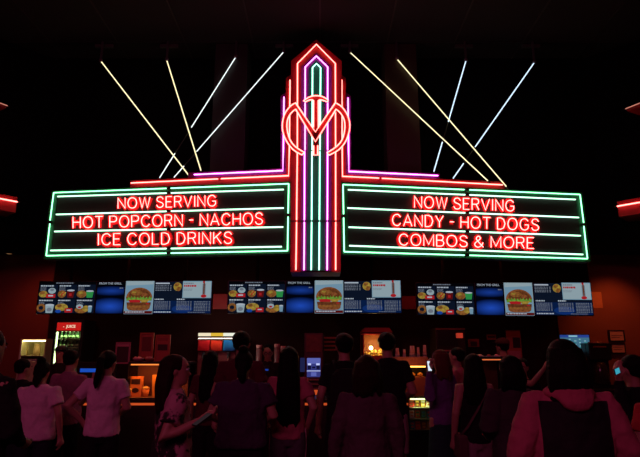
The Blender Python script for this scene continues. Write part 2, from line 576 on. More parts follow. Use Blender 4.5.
# upper arches
ptube([(297.3, 150), (297.5, 63.5), (316.4, 44.3), (335.3, 63.5), (335.6, 150)], TY - 0.045, RED)
ptube([(305, 150), (305.2, 67), (316.4, 56), (327.7, 67), (327.6, 150)], TY - 0.07, MAG)
ptube([(312.2, 150), (312.5, 67.6), (316.5, 63.6), (320.6, 67.6), (320, 150)], TY - 0.085, TEAL)
for xa, xb, xc, mt, Y in ((297.3, 296.6, 295.9, RED, TY - 0.045), (335.6, 335.7, 335.7, RED, TY - 0.045), (304.6, 304.3, 304, MAG, TY - 0.07), (327.6, 327.3, 327.1, MAG, TY - 0.07),
                          (312.0, 311.6, 311.2, TEAL, TY - 0.085), (319.8, 319.4, 319.1, TEAL, TY - 0.085)):
    ptube([(xa, 151.5), (xb, NJ - 1)], Y, mt)
    ptube([(xb, NJ + 1), (xc, 270)], Y, mt)
sm = MB()
a_, b_ = at(290.5, NJ, TY - 0.06), at(341, NJ, TY - 0.06)
sm.box((a_.x, TY - 0.06, a_.z - 0.008), (b_.x, TY - 0.052, a_.z + 0.008))
sm.build('seam_strip', clip_m, tower)
# side fins and stepped wings
fin_r = [(285.8, 77), (291, 77), (291, 182), (285.8, 182)]
for s in (-1, 1):
    mx = (lambda x: x) if s < 0 else (lambda x: 631.6 - x)
    px_prism(MB(), [(mx(285.8), 78), (mx(291.5), 74), (mx(291.5), 182), (mx(285.8), 182)], TY + 0.06, 0.4).build('red_fin', pred, tower)
    px_prism(MB(), [(mx(280.6), 96), (mx(286), 92), (mx(286), 180), (mx(280.6), 180)], TY + 0.12, 0.3).build('magenta_fin', pmag, tower)
    pl = PL_L if s < 0 else PL_R
    P = lambda x, y, o: onp(x, y, pl[0] + pl[1] * o, pl[1])
    n = pl[1]
    if s < 0:
        MB().prism([P(130, 180.4, 0), (P(291, 173.6, 0)), P(291, 181.4, 0), P(130, 187.6, 0)], -n * 0.2).build('red_wing', pred, tower)
        MB().prism([P(188, 172.6, -.02), P(286, 168.2, -.02), P(286, 174.4, -.02), P(188, 178.6, -.02)], -n * 0.16).build('magenta_wing', pmag, tower)
        MB().tube([P(131, 183, .04), P(218, 178.9, .04)], 0.0105, 8).build('neon_tube', RED, tower, True)
        MB().tube([P(221, 178.7, .04), P(288.6, 175.7, .04), at(289.3, 150, TY + .02), at(290, 80, TY + .02)], 0.0105, 8).build('neon_tube', RED, tower, True)
        MB().tube([P(194, 174.6, .03), P(282.8, 170.6, .03), at(283.3, 150, TY + .08), at(284, 97, TY + .08)], 0.0105, 8).build('neon_tube', MAG, tower, True)
    else:
        MB().prism([P(505, 182, 0), P(341, 174, 0), P(341, 181.8, 0), P(505, 189.3, 0)], -n * 0.2).build('red_wing', pred, tower)
        MB().prism([P(440, 173.8, -.02), P(346, 169, -.02), P(346, 175.2, -.02), P(440, 179.2, -.02)], -n * 0.16).build('magenta_wing', pmag, tower)
        MB().tube([P(502.5, 184.9, .04), P(382, 178.3, .04)], 0.0105, 8).build('neon_tube', RED, tower, True)
        MB().tube([P(379, 178.1, .04), P(342.5, 176.3, .04), at(342.2, 150, TY + .02), at(341.8, 80, TY + .02)], 0.0105, 8).build('neon_tube', RED, tower, True)
        MB().tube([P(438, 175.6, .03), P(348.8, 171.4, .03), at(348.6, 150, TY + .08), at(348, 98, TY + .08)], 0.0105, 8).build('neon_tube', MAG, tower, True)
# round monogram on the tower
LY = 7.68
def lp(x, y):
    return (275 + x / 6.34, 90 + y / 6.34)
outer_l = [(170, 411), (115, 378), (68, 315), (46, 240), (58, 160), (92, 108), (130, 81)]
inner_l = [(130, 121), (97, 152), (78, 195), (77, 250), (95, 315), (130, 360), (186, 396)]
outer_r = [(383, 81), (425, 108), (462, 165), (474, 235), (452, 318), (405, 378), (343, 413)]
inner_r = [(330, 398), (388, 360), (425, 315), (442, 250), (440, 195), (420, 152), (388, 121)]
sp = lambda L: [(p.x, p.y) for p in smooth_pts([(a, b, 0) for a, b in L], 3)]
OL, IL, OR, IR = sp(outer_l), sp(inner_l), sp(outer_r), sp(inner_r)
loop = OL + [(256, 266)] + OR + IR + [(256, 328)] + IL
loop_px = [lp(*p) for p in loop]
lg = MB()
lo_l = OL[::1]; n_ = len(OL)
IL_r = IL[::-1]
for i in range(n_ - 1):
    lg.prism([at(*lp(*q), LY) for q in (OL[i], OL[i + 1], IL_r[i + 1], IL_r[i])], (0, 0.03, 0))
IR_r = IR[::-1]
for i in range(n_ - 1):
    lg.prism([at(*lp(*q), LY) for q in (OR[i], OR[i + 1], IR_r[i + 1], IR_r[i])], (0, 0.03, 0))
lg.prism([at(*lp(*q), LY) for q in ((130, 81), (256, 266), (256, 328), (130, 121))], (0, 0.03, 0))
lg.prism([at(*lp(*q), LY) for q in ((383, 81), (256, 266), (256, 328), (388, 121))], (0, 0.03, 0))
lg.build('monogram_letter', pred, tower, label='red channel letter M bent into a circle')
lt = MB()
top = sp([(183, 66), (215, 48), (256, 38), (300, 44), (336, 62)])
bot = sp([(338, 78), (310, 66), (276, 60), (240, 60), (188, 78)])
lt.prism([at(*lp(*q), LY - 0.04) for q in top + bot], (0, 0.03, 0))
lt.prism([at(*lp(*q), LY - 0.04) for q in ((243, 62), (275, 62), (275, 412), (243, 412))], (0, 0.03, 0))
lt.build('monogram_letter', pred, tower, label='red channel letter T')
ptube(loop_px, LY - 0.035, RED, 0.0100, True, 'monogram_tube')
ptube([lp(*q) for q in [(244, 236), (244, 66)] + sp([(236, 62), (215, 64), (192, 76)]) + sp([(182, 68), (215, 46), (256, 36), (300, 42), (336, 62)]) + sp([(334, 76), (300, 64), (284, 62)]) + [(275, 66), (275, 236)]],
      LY - 0.075, RED, 0.0100, False, 'monogram_tube')
ptube([lp(*q) for q in [(245, 352), (245, 412), (271, 412), (271, 352)]], LY - 0.075, RED, 0.0100, False, 'monogram_tube')
for q in ((60, 200), (460, 200), (256, 300), (130, 100), (385, 100), (256, 400)):
    p = at(*lp(*q), LY)
    MB().tube([p + Vector((0, 0.03, 0)), Vector((p.x, TY + 0.1, p.z))], 0.012, 8).build('standoff', dark, tower, True)
# ---- beam tubes rising to the ceiling
def beam(a, b, mt, label, yo=0.0, gap=None, r=0.0095):
    pa = at(a[0], a[1], 8.3 + yo)
    pb = at(b[0], b[1], 8.4)
    t = thing('neon_light_ray', label, 'neon tube', pa, 0, 'crossing neon beams above the marquee')
    def on(k): return pa.lerp(pb, k)
    def kk(px):   # fraction along the tube at the pixel column px
        lo, hi = 0.0, 1.0
        for _ in range(40):
            mid = (lo + hi) / 2
            d = on(mid) - EYE
            x = 320 + FPX * d.x / (d.y * _c + d.z * _s)
            if (x < px) == (b[0] > a[0]): lo = mid
            else: hi = mid
        return lo
    if gap:
        k1, k2 = kk(gap[0]), kk(gap[1])
        MB().tube([pa, on(k1)], r, 8).build('glass_tube', mt, t, True)
        MB().tube([on(k1), on(k2)], r * 0.95, 8).build('blacked_out_section', clip_m, t, True)
        MB().tube([on(k2), pb], r, 8).build('glass_tube', mt, t, True)
    else:
        MB().tube([pa, pb], r, 8).build('glass_tube', mt, t, True)
    d = (pb - pa).normalized()
    MB().tube([pa - d * 0.04, pa + d * 0.015], r * 1.5, 8).build('end_cap', clip_m, t, True)
    m = MB()
    m.lathe([(0.02, CEIL - pb.z), (0.02, 0.04), (0.032, 0.03), (0.032, 0.0), (0.02, -0.02)], pb, 14)
    m.build('ceiling_socket', mat('grey_socket', (0.12, 0.12, 0.12), 0.5), t, True)
    m = MB()
    m.box(Vector((pb.x - 0.16, pb.y + 0.05, CEIL - 0.07)), Vector((pb.x + 0.16, pb.y + 0.10, CEIL - 0.012)))
    m.build('ceiling_bracket', mat('grey_bracket', (0.06, 0.055, 0.05), 0.6), t)
    return t
beam((189.6, 176.4), (100.8, 61), BEAMY, 'yellow-white neon beam over the popcorn board, the one leaning farthest out', -0.03)
beam((201.3, 171.7), (166.7, 60), BEAMY, 'yellow-white neon beam over the popcorn board, steep and leaning outward', -0.03)
beam((159, 178.7), (235.8, 57), BEAMW, 'white neon beam over the popcorn board, the shorter inward-leaning one', 0.02, (175, 191.3))
beam((173.3, 178.2), (283.8, 51.7), BEAMW, 'white neon beam over the popcorn board ending beside the tower', 0.02, (184, 196.5))
beam((488.6, 181.5), (349.8, 52), BEAMY, 'yellow-white neon beam over the candy board ending beside the tower', -0.03)
beam((507, 187.3), (397, 59), BEAMY, 'yellow-white neon beam over the candy board reaching the outer tip of the red step', -0.03)
beam((433.5, 172.8), (466, 60.5), BEAMB, 'bluish white neon beam over the candy board, the steep one', 0.02, (442.4, 448.2), 0.010)
beam((452.4, 179.4), (534.4, 62.4), BEAMB, 'bluish white neon beam over the candy board, leaning outward', 0.02, (463.6, 475), 0.010)
# ---- red neon on the side bulkheads
def cove(pts, zt, label, mt=None, r=0.012):
    a = pts
    p0 = at(a[0][0], a[0][1], a[0][2])
    p1 = atz(a[1][0], a[1][1], p0.z)
    d = (p1 - p0).normalized()
    p1 = p0 + d * 2.2
    t = thing('neon_cove', label, 'neon light', p0)
    n = Vector((d.y, -d.x, 0))
    if n.y > 0: n = -n
    hh = zt
    MB().prism([p0 - n * .05 + Vector((0, 0, .09 * hh)), p1 - n * .05 + Vector((0, 0, .09 * hh)), p1 - n * .05 - Vector((0, 0, .17 * hh)), p0 - n * .05 - Vector((0, 0, .17 * hh))], -n * 0.6).build('cove_panel', pred, t)
    MB().tube([p0, p1], r, 8).build('neon_tube', mt or RED, t, True)
    MB().tube([p0 - d * .03, p0 + d * .01], r * 1.3, 8).build('end_cap', clip_m, t, True)
    return t
cove([(18, 202, 8.3), (0, 198.6)], 1.0, 'red neon strip on the bulkhead beyond the popcorn board')
cove([(616.5, 206.4, 8.3), (640, 202.3)], 1.0, 'red neon strip on the bulkhead beyond the candy board')
DIMR = glow('dim_pink_neon', (1.0, 0.35, 0.25), 0.55)
cove([(8, 106, 7.9), (0, 103)], 0.15, 'short dim pink neon high above the popcorn board', DIMR, 0.009)
cove([(625, 109, 7.9), (640, 103)], 0.15, 'short dim pink neon high above the candy board', DIMR, 0.009)
# ================================================================ menu screens
TW, TH = 0.985, 0.555
MY = 9.0
def food(name, col):
    m = glow(name, col)
    nt = m.node_tree
    e = [n for n in nt.nodes if n.type == 'EMISSION'][0]
    tc = nt.nodes.new('ShaderNodeTexCoord'); nz = nt.nodes.new('ShaderNodeTexNoise'); rp = nt.nodes.new('ShaderNodeMapRange')
    nz.inputs['Scale'].default_value = 28; nz.inputs['Detail'].default_value = 3
    rp.inputs['From Min'].default_value = .3; rp.inputs['From Max'].default_value = .7; rp.inputs['To Min'].default_value = .5; rp.inputs['To Max'].default_value = 1.25
    nt.links.new(tc.outputs['Object'], nz.inputs['Vector']); nt.links.new(nz.outputs['Fac'], rp.inputs['Value']); nt.links.new(rp.outputs['Result'], e.inputs['Strength'])
    return m
def blue_glow():
    m = glow('screen_blue_lights', (1, 1, 1))
    nt = m.node_tree
    e = [n for n in nt.nodes if n.type == 'EMISSION'][0]
    tc = nt.nodes.new('ShaderNodeTexCoord')
    last = None
    for (cx_, cz_, sx_, sz_, k) in ((-.236, .11, .36, .085, .6), (-.236, -.15, .36, .15, 1.0)):
        mp = nt.nodes.new('ShaderNodeMapping'); mp.vector_type = 'POINT'
        mp.inputs['Scale'].default_value = (1 / sx_, 0, 1 / sz_); mp.inputs['Location'].default_value = (-cx_ / sx_, 0, -cz_ / sz_)
        g = nt.nodes.new('ShaderNodeTexGradient'); g.gradient_type = 'SPHERICAL'
        mu = nt.nodes.new('ShaderNodeMath'); mu.operation = 'MULTIPLY'; mu.inputs[1].default_value = k
        nt.links.new(tc.outputs['Object'], mp.inputs['Vector']); nt.links.new(mp.outputs[0], g.inputs[0]); nt.links.new(g.outputs['Fac'], mu.inputs[0])
        if last:
            ad = nt.nodes.new('ShaderNodeMath'); ad.operation = 'ADD'
            nt.links.new(last.outputs[0], ad.inputs[0]); nt.links.new(mu.outputs[0], ad.inputs[1]); last = ad
        else: last = mu
    rp = nt.nodes.new('ShaderNodeValToRGB')
    rp.color_ramp.elements[0].color = (.0005, .001, .004, 1); rp.color_ramp.elements[1].color = (.012, .06, .42, 1)
    nt.links.new(last.outputs[0], rp.inputs['Fac']); nt.links.new(rp.outputs['Color'], e.inputs['Color'])
    return m
SCM = [glow('screen_navy', (0.003, 0.006, 0.016)), glow('screen_white', (0.34, 0.39, 0.46)), glow('screen_grey', (0.13, 0.15, 0.19)), food('screen_yellow', (0.30, 0.20, 0.03)),
       glow('screen_red', (0.32, 0.010, 0.014)), food('screen_tan', (0.21, 0.08, 0.018)), glow('screen_green', (0.02, 0.22, 0.05)), food('screen_brown', (0.12, 0.035, 0.012)),
       glow('screen_pale_blue', (0.14, 0.25, 0.34)), glow('screen_blue', (0.004, 0.022, 0.12)), glow('screen_teal_white', (0.24, 0.32, 0.36)), glow('screen_dark_red', (0.08, 0.004, 0.004)),
       food('screen_bun', (0.19, 0.06, 0.018)), food('screen_lime', (0.11, 0.27, 0.03)), glow('screen_blue_low', (0.002, 0.010, 0.05)), glow('screen_blue_high', (0.007, 0.045, 0.26)), glow('screen_black', (0.001, 0.001, 0.002)), blue_glow(), food('screen_rust', (.11, .032, .01))]
NAVY, WH, GR, YE, RD, TAN, GN, BRN, PB, BLU, TWH, DRD, BUN, LIM, BLO, BHI, BLK, BGL, RUST = range(19)
class Scr(MB):
    """flat picture on a screen: u right, v down, both 0..1"""
    def __init__(self, w_=TW, h_=TH, y=-0.032):
        super().__init__()
        self.w_, self.h_, self.y, self.k = w_, h_, y, 0
    def pt(self, u, v):
        return ((u - 0.5) * self.w_, self.y - self.k * 0.00035, (0.5 - v) * self.h_)
    def poly(self, pts, m):
        self.k += 1
        self.cur = m
        self.add([self.pt(u, v) for u, v in pts], [list(range(len(pts)))])
    def rect(self, u0, v0, u1, v1, m):
        self.poly([(u0, v0), (u1, v0), (u1, v1), (u0, v1)], m)
    def oval(self, u, v, ru, rv, m, n=18, a0=0, a1=360):
        self.poly([(u + ru * math.cos(math.radians(a0 + (a1 - a0) * i / n)), v - rv * math.sin(math.radians(a0 + (a1 - a0) * i / n))) for i in range(n + (0 if a1 - a0 >= 360 else 1))], m)
    def dashes(self, u0, v0, u1, v1, rows, m, rnd, fill=0.55, price=False):
        h = (v1 - v0) / rows
        self.k += 1
        self.cur = m
        for i in range(rows):
            u = u0
            end = u1 - (u1 - u0) * (0.3 if price else rnd.random() * 0.25)
            while u < end:
                l = rnd.uniform(0.015, 0.04)
                v = v0 + i * h
                self.add([self.pt(u, v), self.pt(min(u + l, end), v), self.pt(min(u + l, end), v + h * fill), self.pt(u, v + h * fill)], [(0, 1, 2, 3)])
                u += l + 0.008
            if price:
                for q in (0.74, 0.9):
                    uu = u0 + (u1 - u0) * q
                    v = v0 + i * h
                    self.add([self.pt(uu, v), self.pt(uu + .022, v), self.pt(uu + .022, v + h * fill), self.pt(uu, v + h * fill)], [(0, 1, 2, 3)])
def letters(txt, size, loc, m, parent, name='lettering', rot=(math.pi / 2, 0, 0), ext=0.0008, bold=0.0, label=None):
    c = bpy.data.curves.new('t', 'FONT')
    c.body = txt
    c.size = size
    c.extrude = ext
    c.offset = bold
    c.align_x = 'CENTER'
    c.align_y = 'CENTER'
    c.resolution_u = 2
    o = bpy.data.objects.new('t', c)
    COL.objects.link(o)
    dg = bpy.context.evaluated_depsgraph_get()
    me = bpy.data.meshes.new_from_object(o.evaluated_get(dg))
    bpy.data.objects.remove(o)
    me.materials.clear()
    me.materials.append(m)
    q = bpy.data.objects.new(name, me)
    COL.objects.link(q)
    q.location = loc
    q.rotation_euler = rot
    if parent is not None:
        q.parent = parent
    if label:
        q['label'] = label
    return q
def screen_shell(name, label, group):
    t = thing(name, label, 'menu screen', (0, 0, 0), 0, group)
    m = MB()
    m.box((-TW / 2, -0.03, -TH / 2), (TW / 2, 0.03, TH / 2))
    m.build('housing', plastic, t, bevel=0.006, local=True)
    m = MB()
    m.box((-0.03, 0.03, -0.06), (0.03, 0.09, 0.06))
    m.box((-0.025, 0.05, -0.03), (0.025, 0.09, 0.93))
    m.build('ceiling_mount', black, t, local=True)
    return t
def scr_combo():
    t = screen_shell('menu_screen', '', 'combo menu screens')
    s = Scr()
    r = random.Random(3)
    s.rect(.015, .02, .985, .98, BLK)
    s.dashes(.30, .045, .62, .085, 1, GR, r, .8)
    for c in range(3):
        for q in range(2):
            u0, v0 = .03 + c * .325, .11 + q * .445
            s.rect(u0, v0, u0 + .31, v0 + .42, NAVY)
            s.dashes(u0 + .01, v0 + .02, u0 + .27, v0 + .065, 1, WH, r, .8)
            s.dashes(u0 + .01, v0 + .09, u0 + .13, v0 + .20, 3, GR, r, .5)
    def cup(u, v, ru, rv, m, lid=None):
        s.poly([(u - ru, v - rv), (u + ru, v - rv), (u + ru * .75, v + rv), (u - ru * .75, v + rv)], m)
        s.oval(u, v - rv, ru, rv * .25, lid if lid is not None else WH)
    # popcorn and red tray
    s.oval(.10, .40, .075, .10, YE); s.oval(.08, .36, .05, .05, TAN, 9); s.oval(.245, .30, .065, .09, TWH); s.oval(.245, .27, .035, .04, GR)
    s.rect(.15, .40, .31, .51, RD); s.rect(.19, .43, .27, .47, WH)
    # hot dog and dark cup
    s.oval(.42, .40, .07, .115, TAN); 
    for k in range(3): s.poly([(.37 + k * .03, .42), (.44 + k * .02, .33), (.455 + k * .02, .35), (.39 + k * .03, .45)], RD if k % 2 else YE)
    cup(.57, .40, .065, .11, DRD); s.rect(.545, .38, .59, .46, RD)
    # chips and green cup
    s.oval(.76, .40, .085, .115, TAN); s.oval(.74, .36, .05, .05, YE, 9); cup(.90, .41, .065, .10, GN)
    # pretzel and white cup
    s.oval(.09, .82, .075, .13, TAN); s.oval(.09, .82, .04, .06, NAVY); s.oval(.07, .90, .03, .04, BRN); cup(.235, .85, .075, .12, TWH); s.oval(.235, .87, .045, .06, GR)
    # nachos and red tray
    s.oval(.44, .80, .11, .11, YE); s.oval(.40, .76, .05, .05, TAN, 7); s.rect(.50, .83, .63, .96, RD); s.rect(.53, .87, .60, .90, WH); s.oval(.39, .92, .05, .05, BHI)
    # mixed basket
    s.oval(.78, .88, .11, .10, TAN); s.oval(.75, .78, .06, .07, TWH); s.oval(.75, .80, .03, .03, RD); s.oval(.86, .84, .06, .09, YE); cup(.93, .86, .035, .09, PB)
    s.build('screen_picture', SCM, t, local=True, label='glowing grid of six snack combos')
    return t
def scr_grill():
    t = screen_shell('menu_screen', '', 'grill menu screens')
    s = Scr()
    r = random.Random(5)
    s.rect(.01, .02, .49, .98, BLK)
    s.rect(.02, .14, .48, .98, BGL)
    s.dashes(.40, .20, .47, .24, 1, GR, r, .8)
    # burger half
    s.rect(.505, .0, .995, 1.0, PB)
    s.poly([(.52, .0), (.98, .0), (.98, .10), (.52, .14)], TWH)
    s.rect(.505, .0, .513, 1, TWH); s.rect(.987, 0, .995, 1, TWH)
    s.oval(.75, .52, .225, .32, BUN, 24, 0, 180)
    s.oval(.755, .52, .19, .27, RUST, 22, 5, 172)
    s.oval(.70, .36, .10, .085, TAN, 14); s.oval(.66, .34, .04, .03, YE, 9); s.oval(.84, .42, .05, .06, BUN, 9)
    s.poly([(.53, .50), (.97, .50), (.965, .60), (.535, .60)], BRN)
    zz = [(.52 + .46 * i / 18, .485 + (.055 if i % 2 else -.02) + .012 * math.sin(i)) for i in range(19)]
    s.poly(zz + [(.96, .59), (.90, .61), (.82, .58), (.74, .62), (.62, .58), (.54, .61)], LIM)
    s.poly([(.57, .575), (.70, .565), (.79, .58), (.77, .66), (.60, .67)], RD)
    s.poly([(.76, .57), (.94, .56), (.90, .64), (.84, .70), (.79, .64)], YE)
    s.poly([(.54, .65), (.96, .65), (.955, .75), (.55, .75)], BRN)
    s.oval(.64, .69, .05, .02, RUST, 8); s.oval(.80, .70, .06, .02, RUST, 8); s.oval(.90, .69, .03, .02, RD, 8)
    s.poly([(.55, .74), (.95, .74), (.945, .83), (.91, .885), (.84, .90), (.66, .90), (.59, .885), (.555, .83)], BUN)
    s.poly([(.57, .755), (.93, .755), (.92, .80), (.58, .80)], TAN)
    s.rect(.51, .91, .99, .99, DRD)
    s.dashes(.53, .925, .97, .965, 1, WH, r, .8)
    s.build('screen_picture', SCM, t, local=True, label='glowing burger picture beside blue lights')
    letters('FROM THE GRILL', 0.05, (-0.26, -0.0345, 0.235), SCM[WH], t)
    return t
def scr_price():
    t = screen_shell('menu_screen', '', 'price list menu screens')
    s = Scr()
    r = random.Random(9)
    s.rect(.005, .02, .985, .98, NAVY)
    s.rect(.005, .60, .985, .98, BLO)
    s.oval(.50, .85, .18, .12, BLU)
    s.rect(.02, .05, .26, .09, WH)
    s.dashes(.02, .13, .30, .32, 4, GR, r, .5, True)
    s.oval(.40, .17, .07, .13, YE); s.oval(.385, .11, .04, .05, TAN, 8); s.oval(.42, .24, .04, .07, TAN, 8)
    s.rect(.49, .0, .985, .52, PB); s.rect(.50, .02, .975, .50, TWH)
    s.dashes(.51, .05, .68, .10, 1, GR, r, .8)
    s.dashes(.51, .12, .74, .19, 1, RD, r, .8)
    s.dashes(.51, .24, .66, .31, 2, GR, r, .4)
    s.rect(.83, .08, .885, .42, GR); s.rect(.835, .0, .87, .06, RD); s.oval(.857, .46, .05, .05, RD); s.rect(.845, .06, .87, .40, BRN)
    s.dashes(.02, .54, .18, .58, 1, WH, r, .9)
    s.dashes(.40, .54, .58, .58, 1, WH, r, .9)
    s.dashes(.02, .62, .30, .88, 7, GR, r, .5, True)
    s.dashes(.40, .62, .66, .90, 7, GR, r, .5, True)
    s.dashes(.70, .62, .98, .93, 7, GR, r, .5, True)
    s.dashes(.02, .925, .40, .965, 1, WH, r, .8)
    s.dashes(.60, .94, .95, .965, 1, GR, r, .8)
    s.build('screen_picture', SCM, t, local=True, label='glowing blue price list with a white panel')
    return t
combo, grill, price = scr_combo(), scr_grill(), scr_price()
kinds = ((combo, 'showing six snack combos', 'combo menu screens'), (grill, 'showing a burger beside blue lights', 'grill menu screens'), (price, 'showing blue price lists', 'price list menu screens'))
boards = ((38.3, 212.3, 297.6, 'in the trio above the drinks cooler'), (227.6, 401.4, 297.0, 'in the trio below the neon tower'), (415.5, 592, 299.2, 'in the trio beside the orange wall'))
for bi, (x0, x1, yc, where) in enumerate(boards):
    for k, (src, what, grp) in enumerate(kinds):
        p = at(x0 + (x1 - x0) * (k + 0.5) / 3, yc, MY)
        lb = 'menu screen ' + what + ', ' + where
        if bi == 0:
            src.location = p
            src['label'] = lb
            o = src
        else:
            o = dup(src, p, lb)
        if bi == 2:
            o.rotation_euler = (0, math.radians(0.35), 0)
    # the cabinet fascia strip behind each trio is a plain black shelf
# ================================================================ concession counter
CY0, CY1 = 7.3, 8.05
counter = thing('concession_counter', 'long dark concession counter with a steel edge running behind the queue', 'counter', (0, CY0, 0))
XL, XR = -4.4, 5.0
MB().box((XL, CY0 + .04, 0.1), (XR, CY1, 0.93)).build('counter_body', mat('counter_laminate', (0.02, 0.008, 0.008), 0.4, scale=4), counter)
MB().box((XL, CY0 + .12, 0), (XR, CY1 - .05, 0.1)).build('kickboard', black, counter)
MB().box((XL - .02, CY0, 0.93), (XR + .02, CY1 + .02, 0.97)).build('worktop', mat('dark_stone_worktop', (0.03, 0.02, 0.02), 0.25, scale=30), counter, bevel=.008)
for xa, xb in ((-3.2, -1.4), (-.35, .25), (.9, 1.7)):
    MB().box((xa, CY0 + .015, 0.895), (xb, CY0 + .039, 0.922)).build('light_strip', glow('orange_strip', (1.0, 0.13, 0.03), 0.55 if xa < -1 else .55), counter, label='glowing orange strip under the worktop')
backc = thing('back_counter', 'low dark back counter along the maroon wall', 'counter', (0, 9.4, 0))
MB().box((-5.4, 9.42, 0.1), (5.6, 10.15, 0.92)).build('counter_body', mat('counter_laminate_red', (0.03, 0.008, 0.008), 0.4), backc)
MB().box((-5.42, 9.38, 0.92), (5.62, 10.17, 0.96)).build('worktop', mat('dark_stone_worktop', (0, 0, 0)), backc, bevel=.008)
MB().box((-5.4, 9.5, 0), (5.6, 10.1, 0.1)).build('kickboard', black, backc)
TOPZ, BTOP = 0.97, 0.96

def glass_case(name, label, x0, x1, y0, y1, z0, z1, cat='display case', group=None, shelfz=(), lightcol=None, lights=8, frame=dark, fr=.012, back=None):
    t = thing(name, label, cat, ((x0 + x1) / 2, y0, z0), 0, group)
    m = MB()
    for x in (x0, x1 - fr):
        for y in (y0, y1 - fr):
            m.box((x, y, z0), (x + fr, y + fr, z1))
    for z in (z0, z1 - fr):
        m.box((x0 + fr, y0, z), (x1 - fr, y0 + fr, z + fr)); m.box((x0 + fr, y1 - fr, z), (x1 - fr, y1, z + fr))
        m.box((x0, y0 + fr, z), (x0 + fr, y1 - fr, z + fr)); m.box((x1 - fr, y0 + fr, z), (x1, y1 - fr, z + fr))
    m.build('frame', frame, t)
    MB().box((x0 + fr, y0 + .004, z0 + fr), (x1 - fr, y0 + .008, z1 - fr)).build('front_glass', glass, t)
    for x in (x0 + .003, x1 - .007):
        MB().box((x, y0 + fr, z0 + fr), (x + .004, y1 - fr, z1 - fr)).build('side_glass', glass, t)
    if back:
        MB().box((x0 + fr, y1 - .008, z0 + fr), (x1 - fr, y1 - .003, z1 - fr)).build('back_panel', back, t)
    MB().box((x0 + fr, y0 + fr, z0 + .002), (x1 - fr, y1 - fr, z0 + .01)).build('base_panel', mat('case_base', (0.2, 0.12, 0.08), 0.5), t)
    MB().box((x0, y0, z1 - .002), (x1, y1, z1 + .012)).build('top_panel', dark, t)
    for z in shelfz:
        MB().box((x0 + fr, y0 + .03, z), (x1 - fr, y1 - fr, z + .008)).build('shelf', mat('shelf_metal', (0.3, 0.28, 0.25), 0.4, 0.5), t)
    if lightcol:
        MB().box((x0 + .03, y0 + .02, z1 - .03), (x1 - .03, y0 + .045, z1 - .014)).build('lamp_tube', glow('lamp_' + name + str(lights), lightcol, lights), t, label='glowing tube lamp')
    return t
def carton(name, label, c, size, m, group=None, cat='box', art=None, flare=0.0, rz=0.0):
    """small paper box standing at c (base centre), with a printed front"""
    w_, d_, h_ = size
    t = thing(name, label, cat, c, rz, group)
    b = MB()
    b.add([(-w_/2, -d_/2, 0), (w_/2, -d_/2, 0), (w_/2, d_/2, 0), (-w_/2, d_/2, 0), (-w_/2-flare, -d_/2-flare, h_), (w_/2+flare, -d_/2-flare, h_), (w_/2+flare, d_/2+flare, h_), (-w_/2-flare, d_/2+flare, h_)],
          [(0, 3, 2, 1), (4, 5, 6, 7), (0, 1, 5, 4), (1, 2, 6, 5), (2, 3, 7, 6), (3, 0, 4, 7)])
    b.build('carton', m, t, local=True, bevel=.002)
    if art:
        a = MB()
        a.box((-w_*.36, -d_/2-flare-.003, h_*.62), (w_*.36, -d_/2-flare-.001, h_*.88))
        a.add([(w_*.3*math.cos(k*math.pi/6), -d_/2-.003-flare*.5, h_*.32+h_*.12*math.sin(k*math.pi/6)) for k in range(12)], [list(range(12))])
        a.build('printed_panel', art, t, local=True)
    return t
def sheet_sign(name, label, x0, y0, x1, y1, Y, face, cat='sign', art=(), frame=None, th=.02, group=None):
    """card or framed notice standing/hanging upright, picked by its corners"""
    lo, hi = at(x0, y1, Y), at(x1, y0, Y)
    t = thing(name, label, cat, ((lo.x + hi.x) / 2, Y, lo.z), 0, group)
    MB().box((lo.x, Y, lo.z), (hi.x, Y + th, hi.z)).build('card', face, t, bevel=.002)
    W_, H_ = hi.x - lo.x, hi.z - lo.z
    for (u0, v0, u1, v1, mm) in art:
        MB().box((lo.x + W_ * u0, Y - .004, hi.z - H_ * v1), (lo.x + W_ * u1, Y + .001, hi.z - H_ * v0)).build('printed_panel', mm, t)
    if frame:
        f = MB(); k = .018
        f.box((lo.x - k, Y - .012, lo.z - k), (lo.x, Y + th, hi.z + k)); f.box((hi.x, Y - .012, lo.z - k), (hi.x + k, Y + th, hi.z + k))
        f.box((lo.x, Y - .012, lo.z - k), (hi.x, Y + th, lo.z)); f.box((lo.x, Y - .012, hi.z), (hi.x, Y + th, hi.z + k))
        f.build('frame', frame, t)
    return t
pink_card = mat('pink_card', (0.5, 0.2, 0.25), 0.6)
dim_red_card = mat('brick_red_card', (0.35, 0.07, 0.05), 0.6)
orange_card = mat('orange_card', (0.75, 0.25, 0.06), 0.6)
ink = mat('dark_ink', (0.03, 0.008, 0.008), 0.6)
cream = mat('cream_card', (0.7, 0.55, 0.35), 0.6)
yellow_pop = mat('popcorn_yellow', (0.85, 0.62, 0.2), 0.8, bump=.8, scale=60, var=.3)
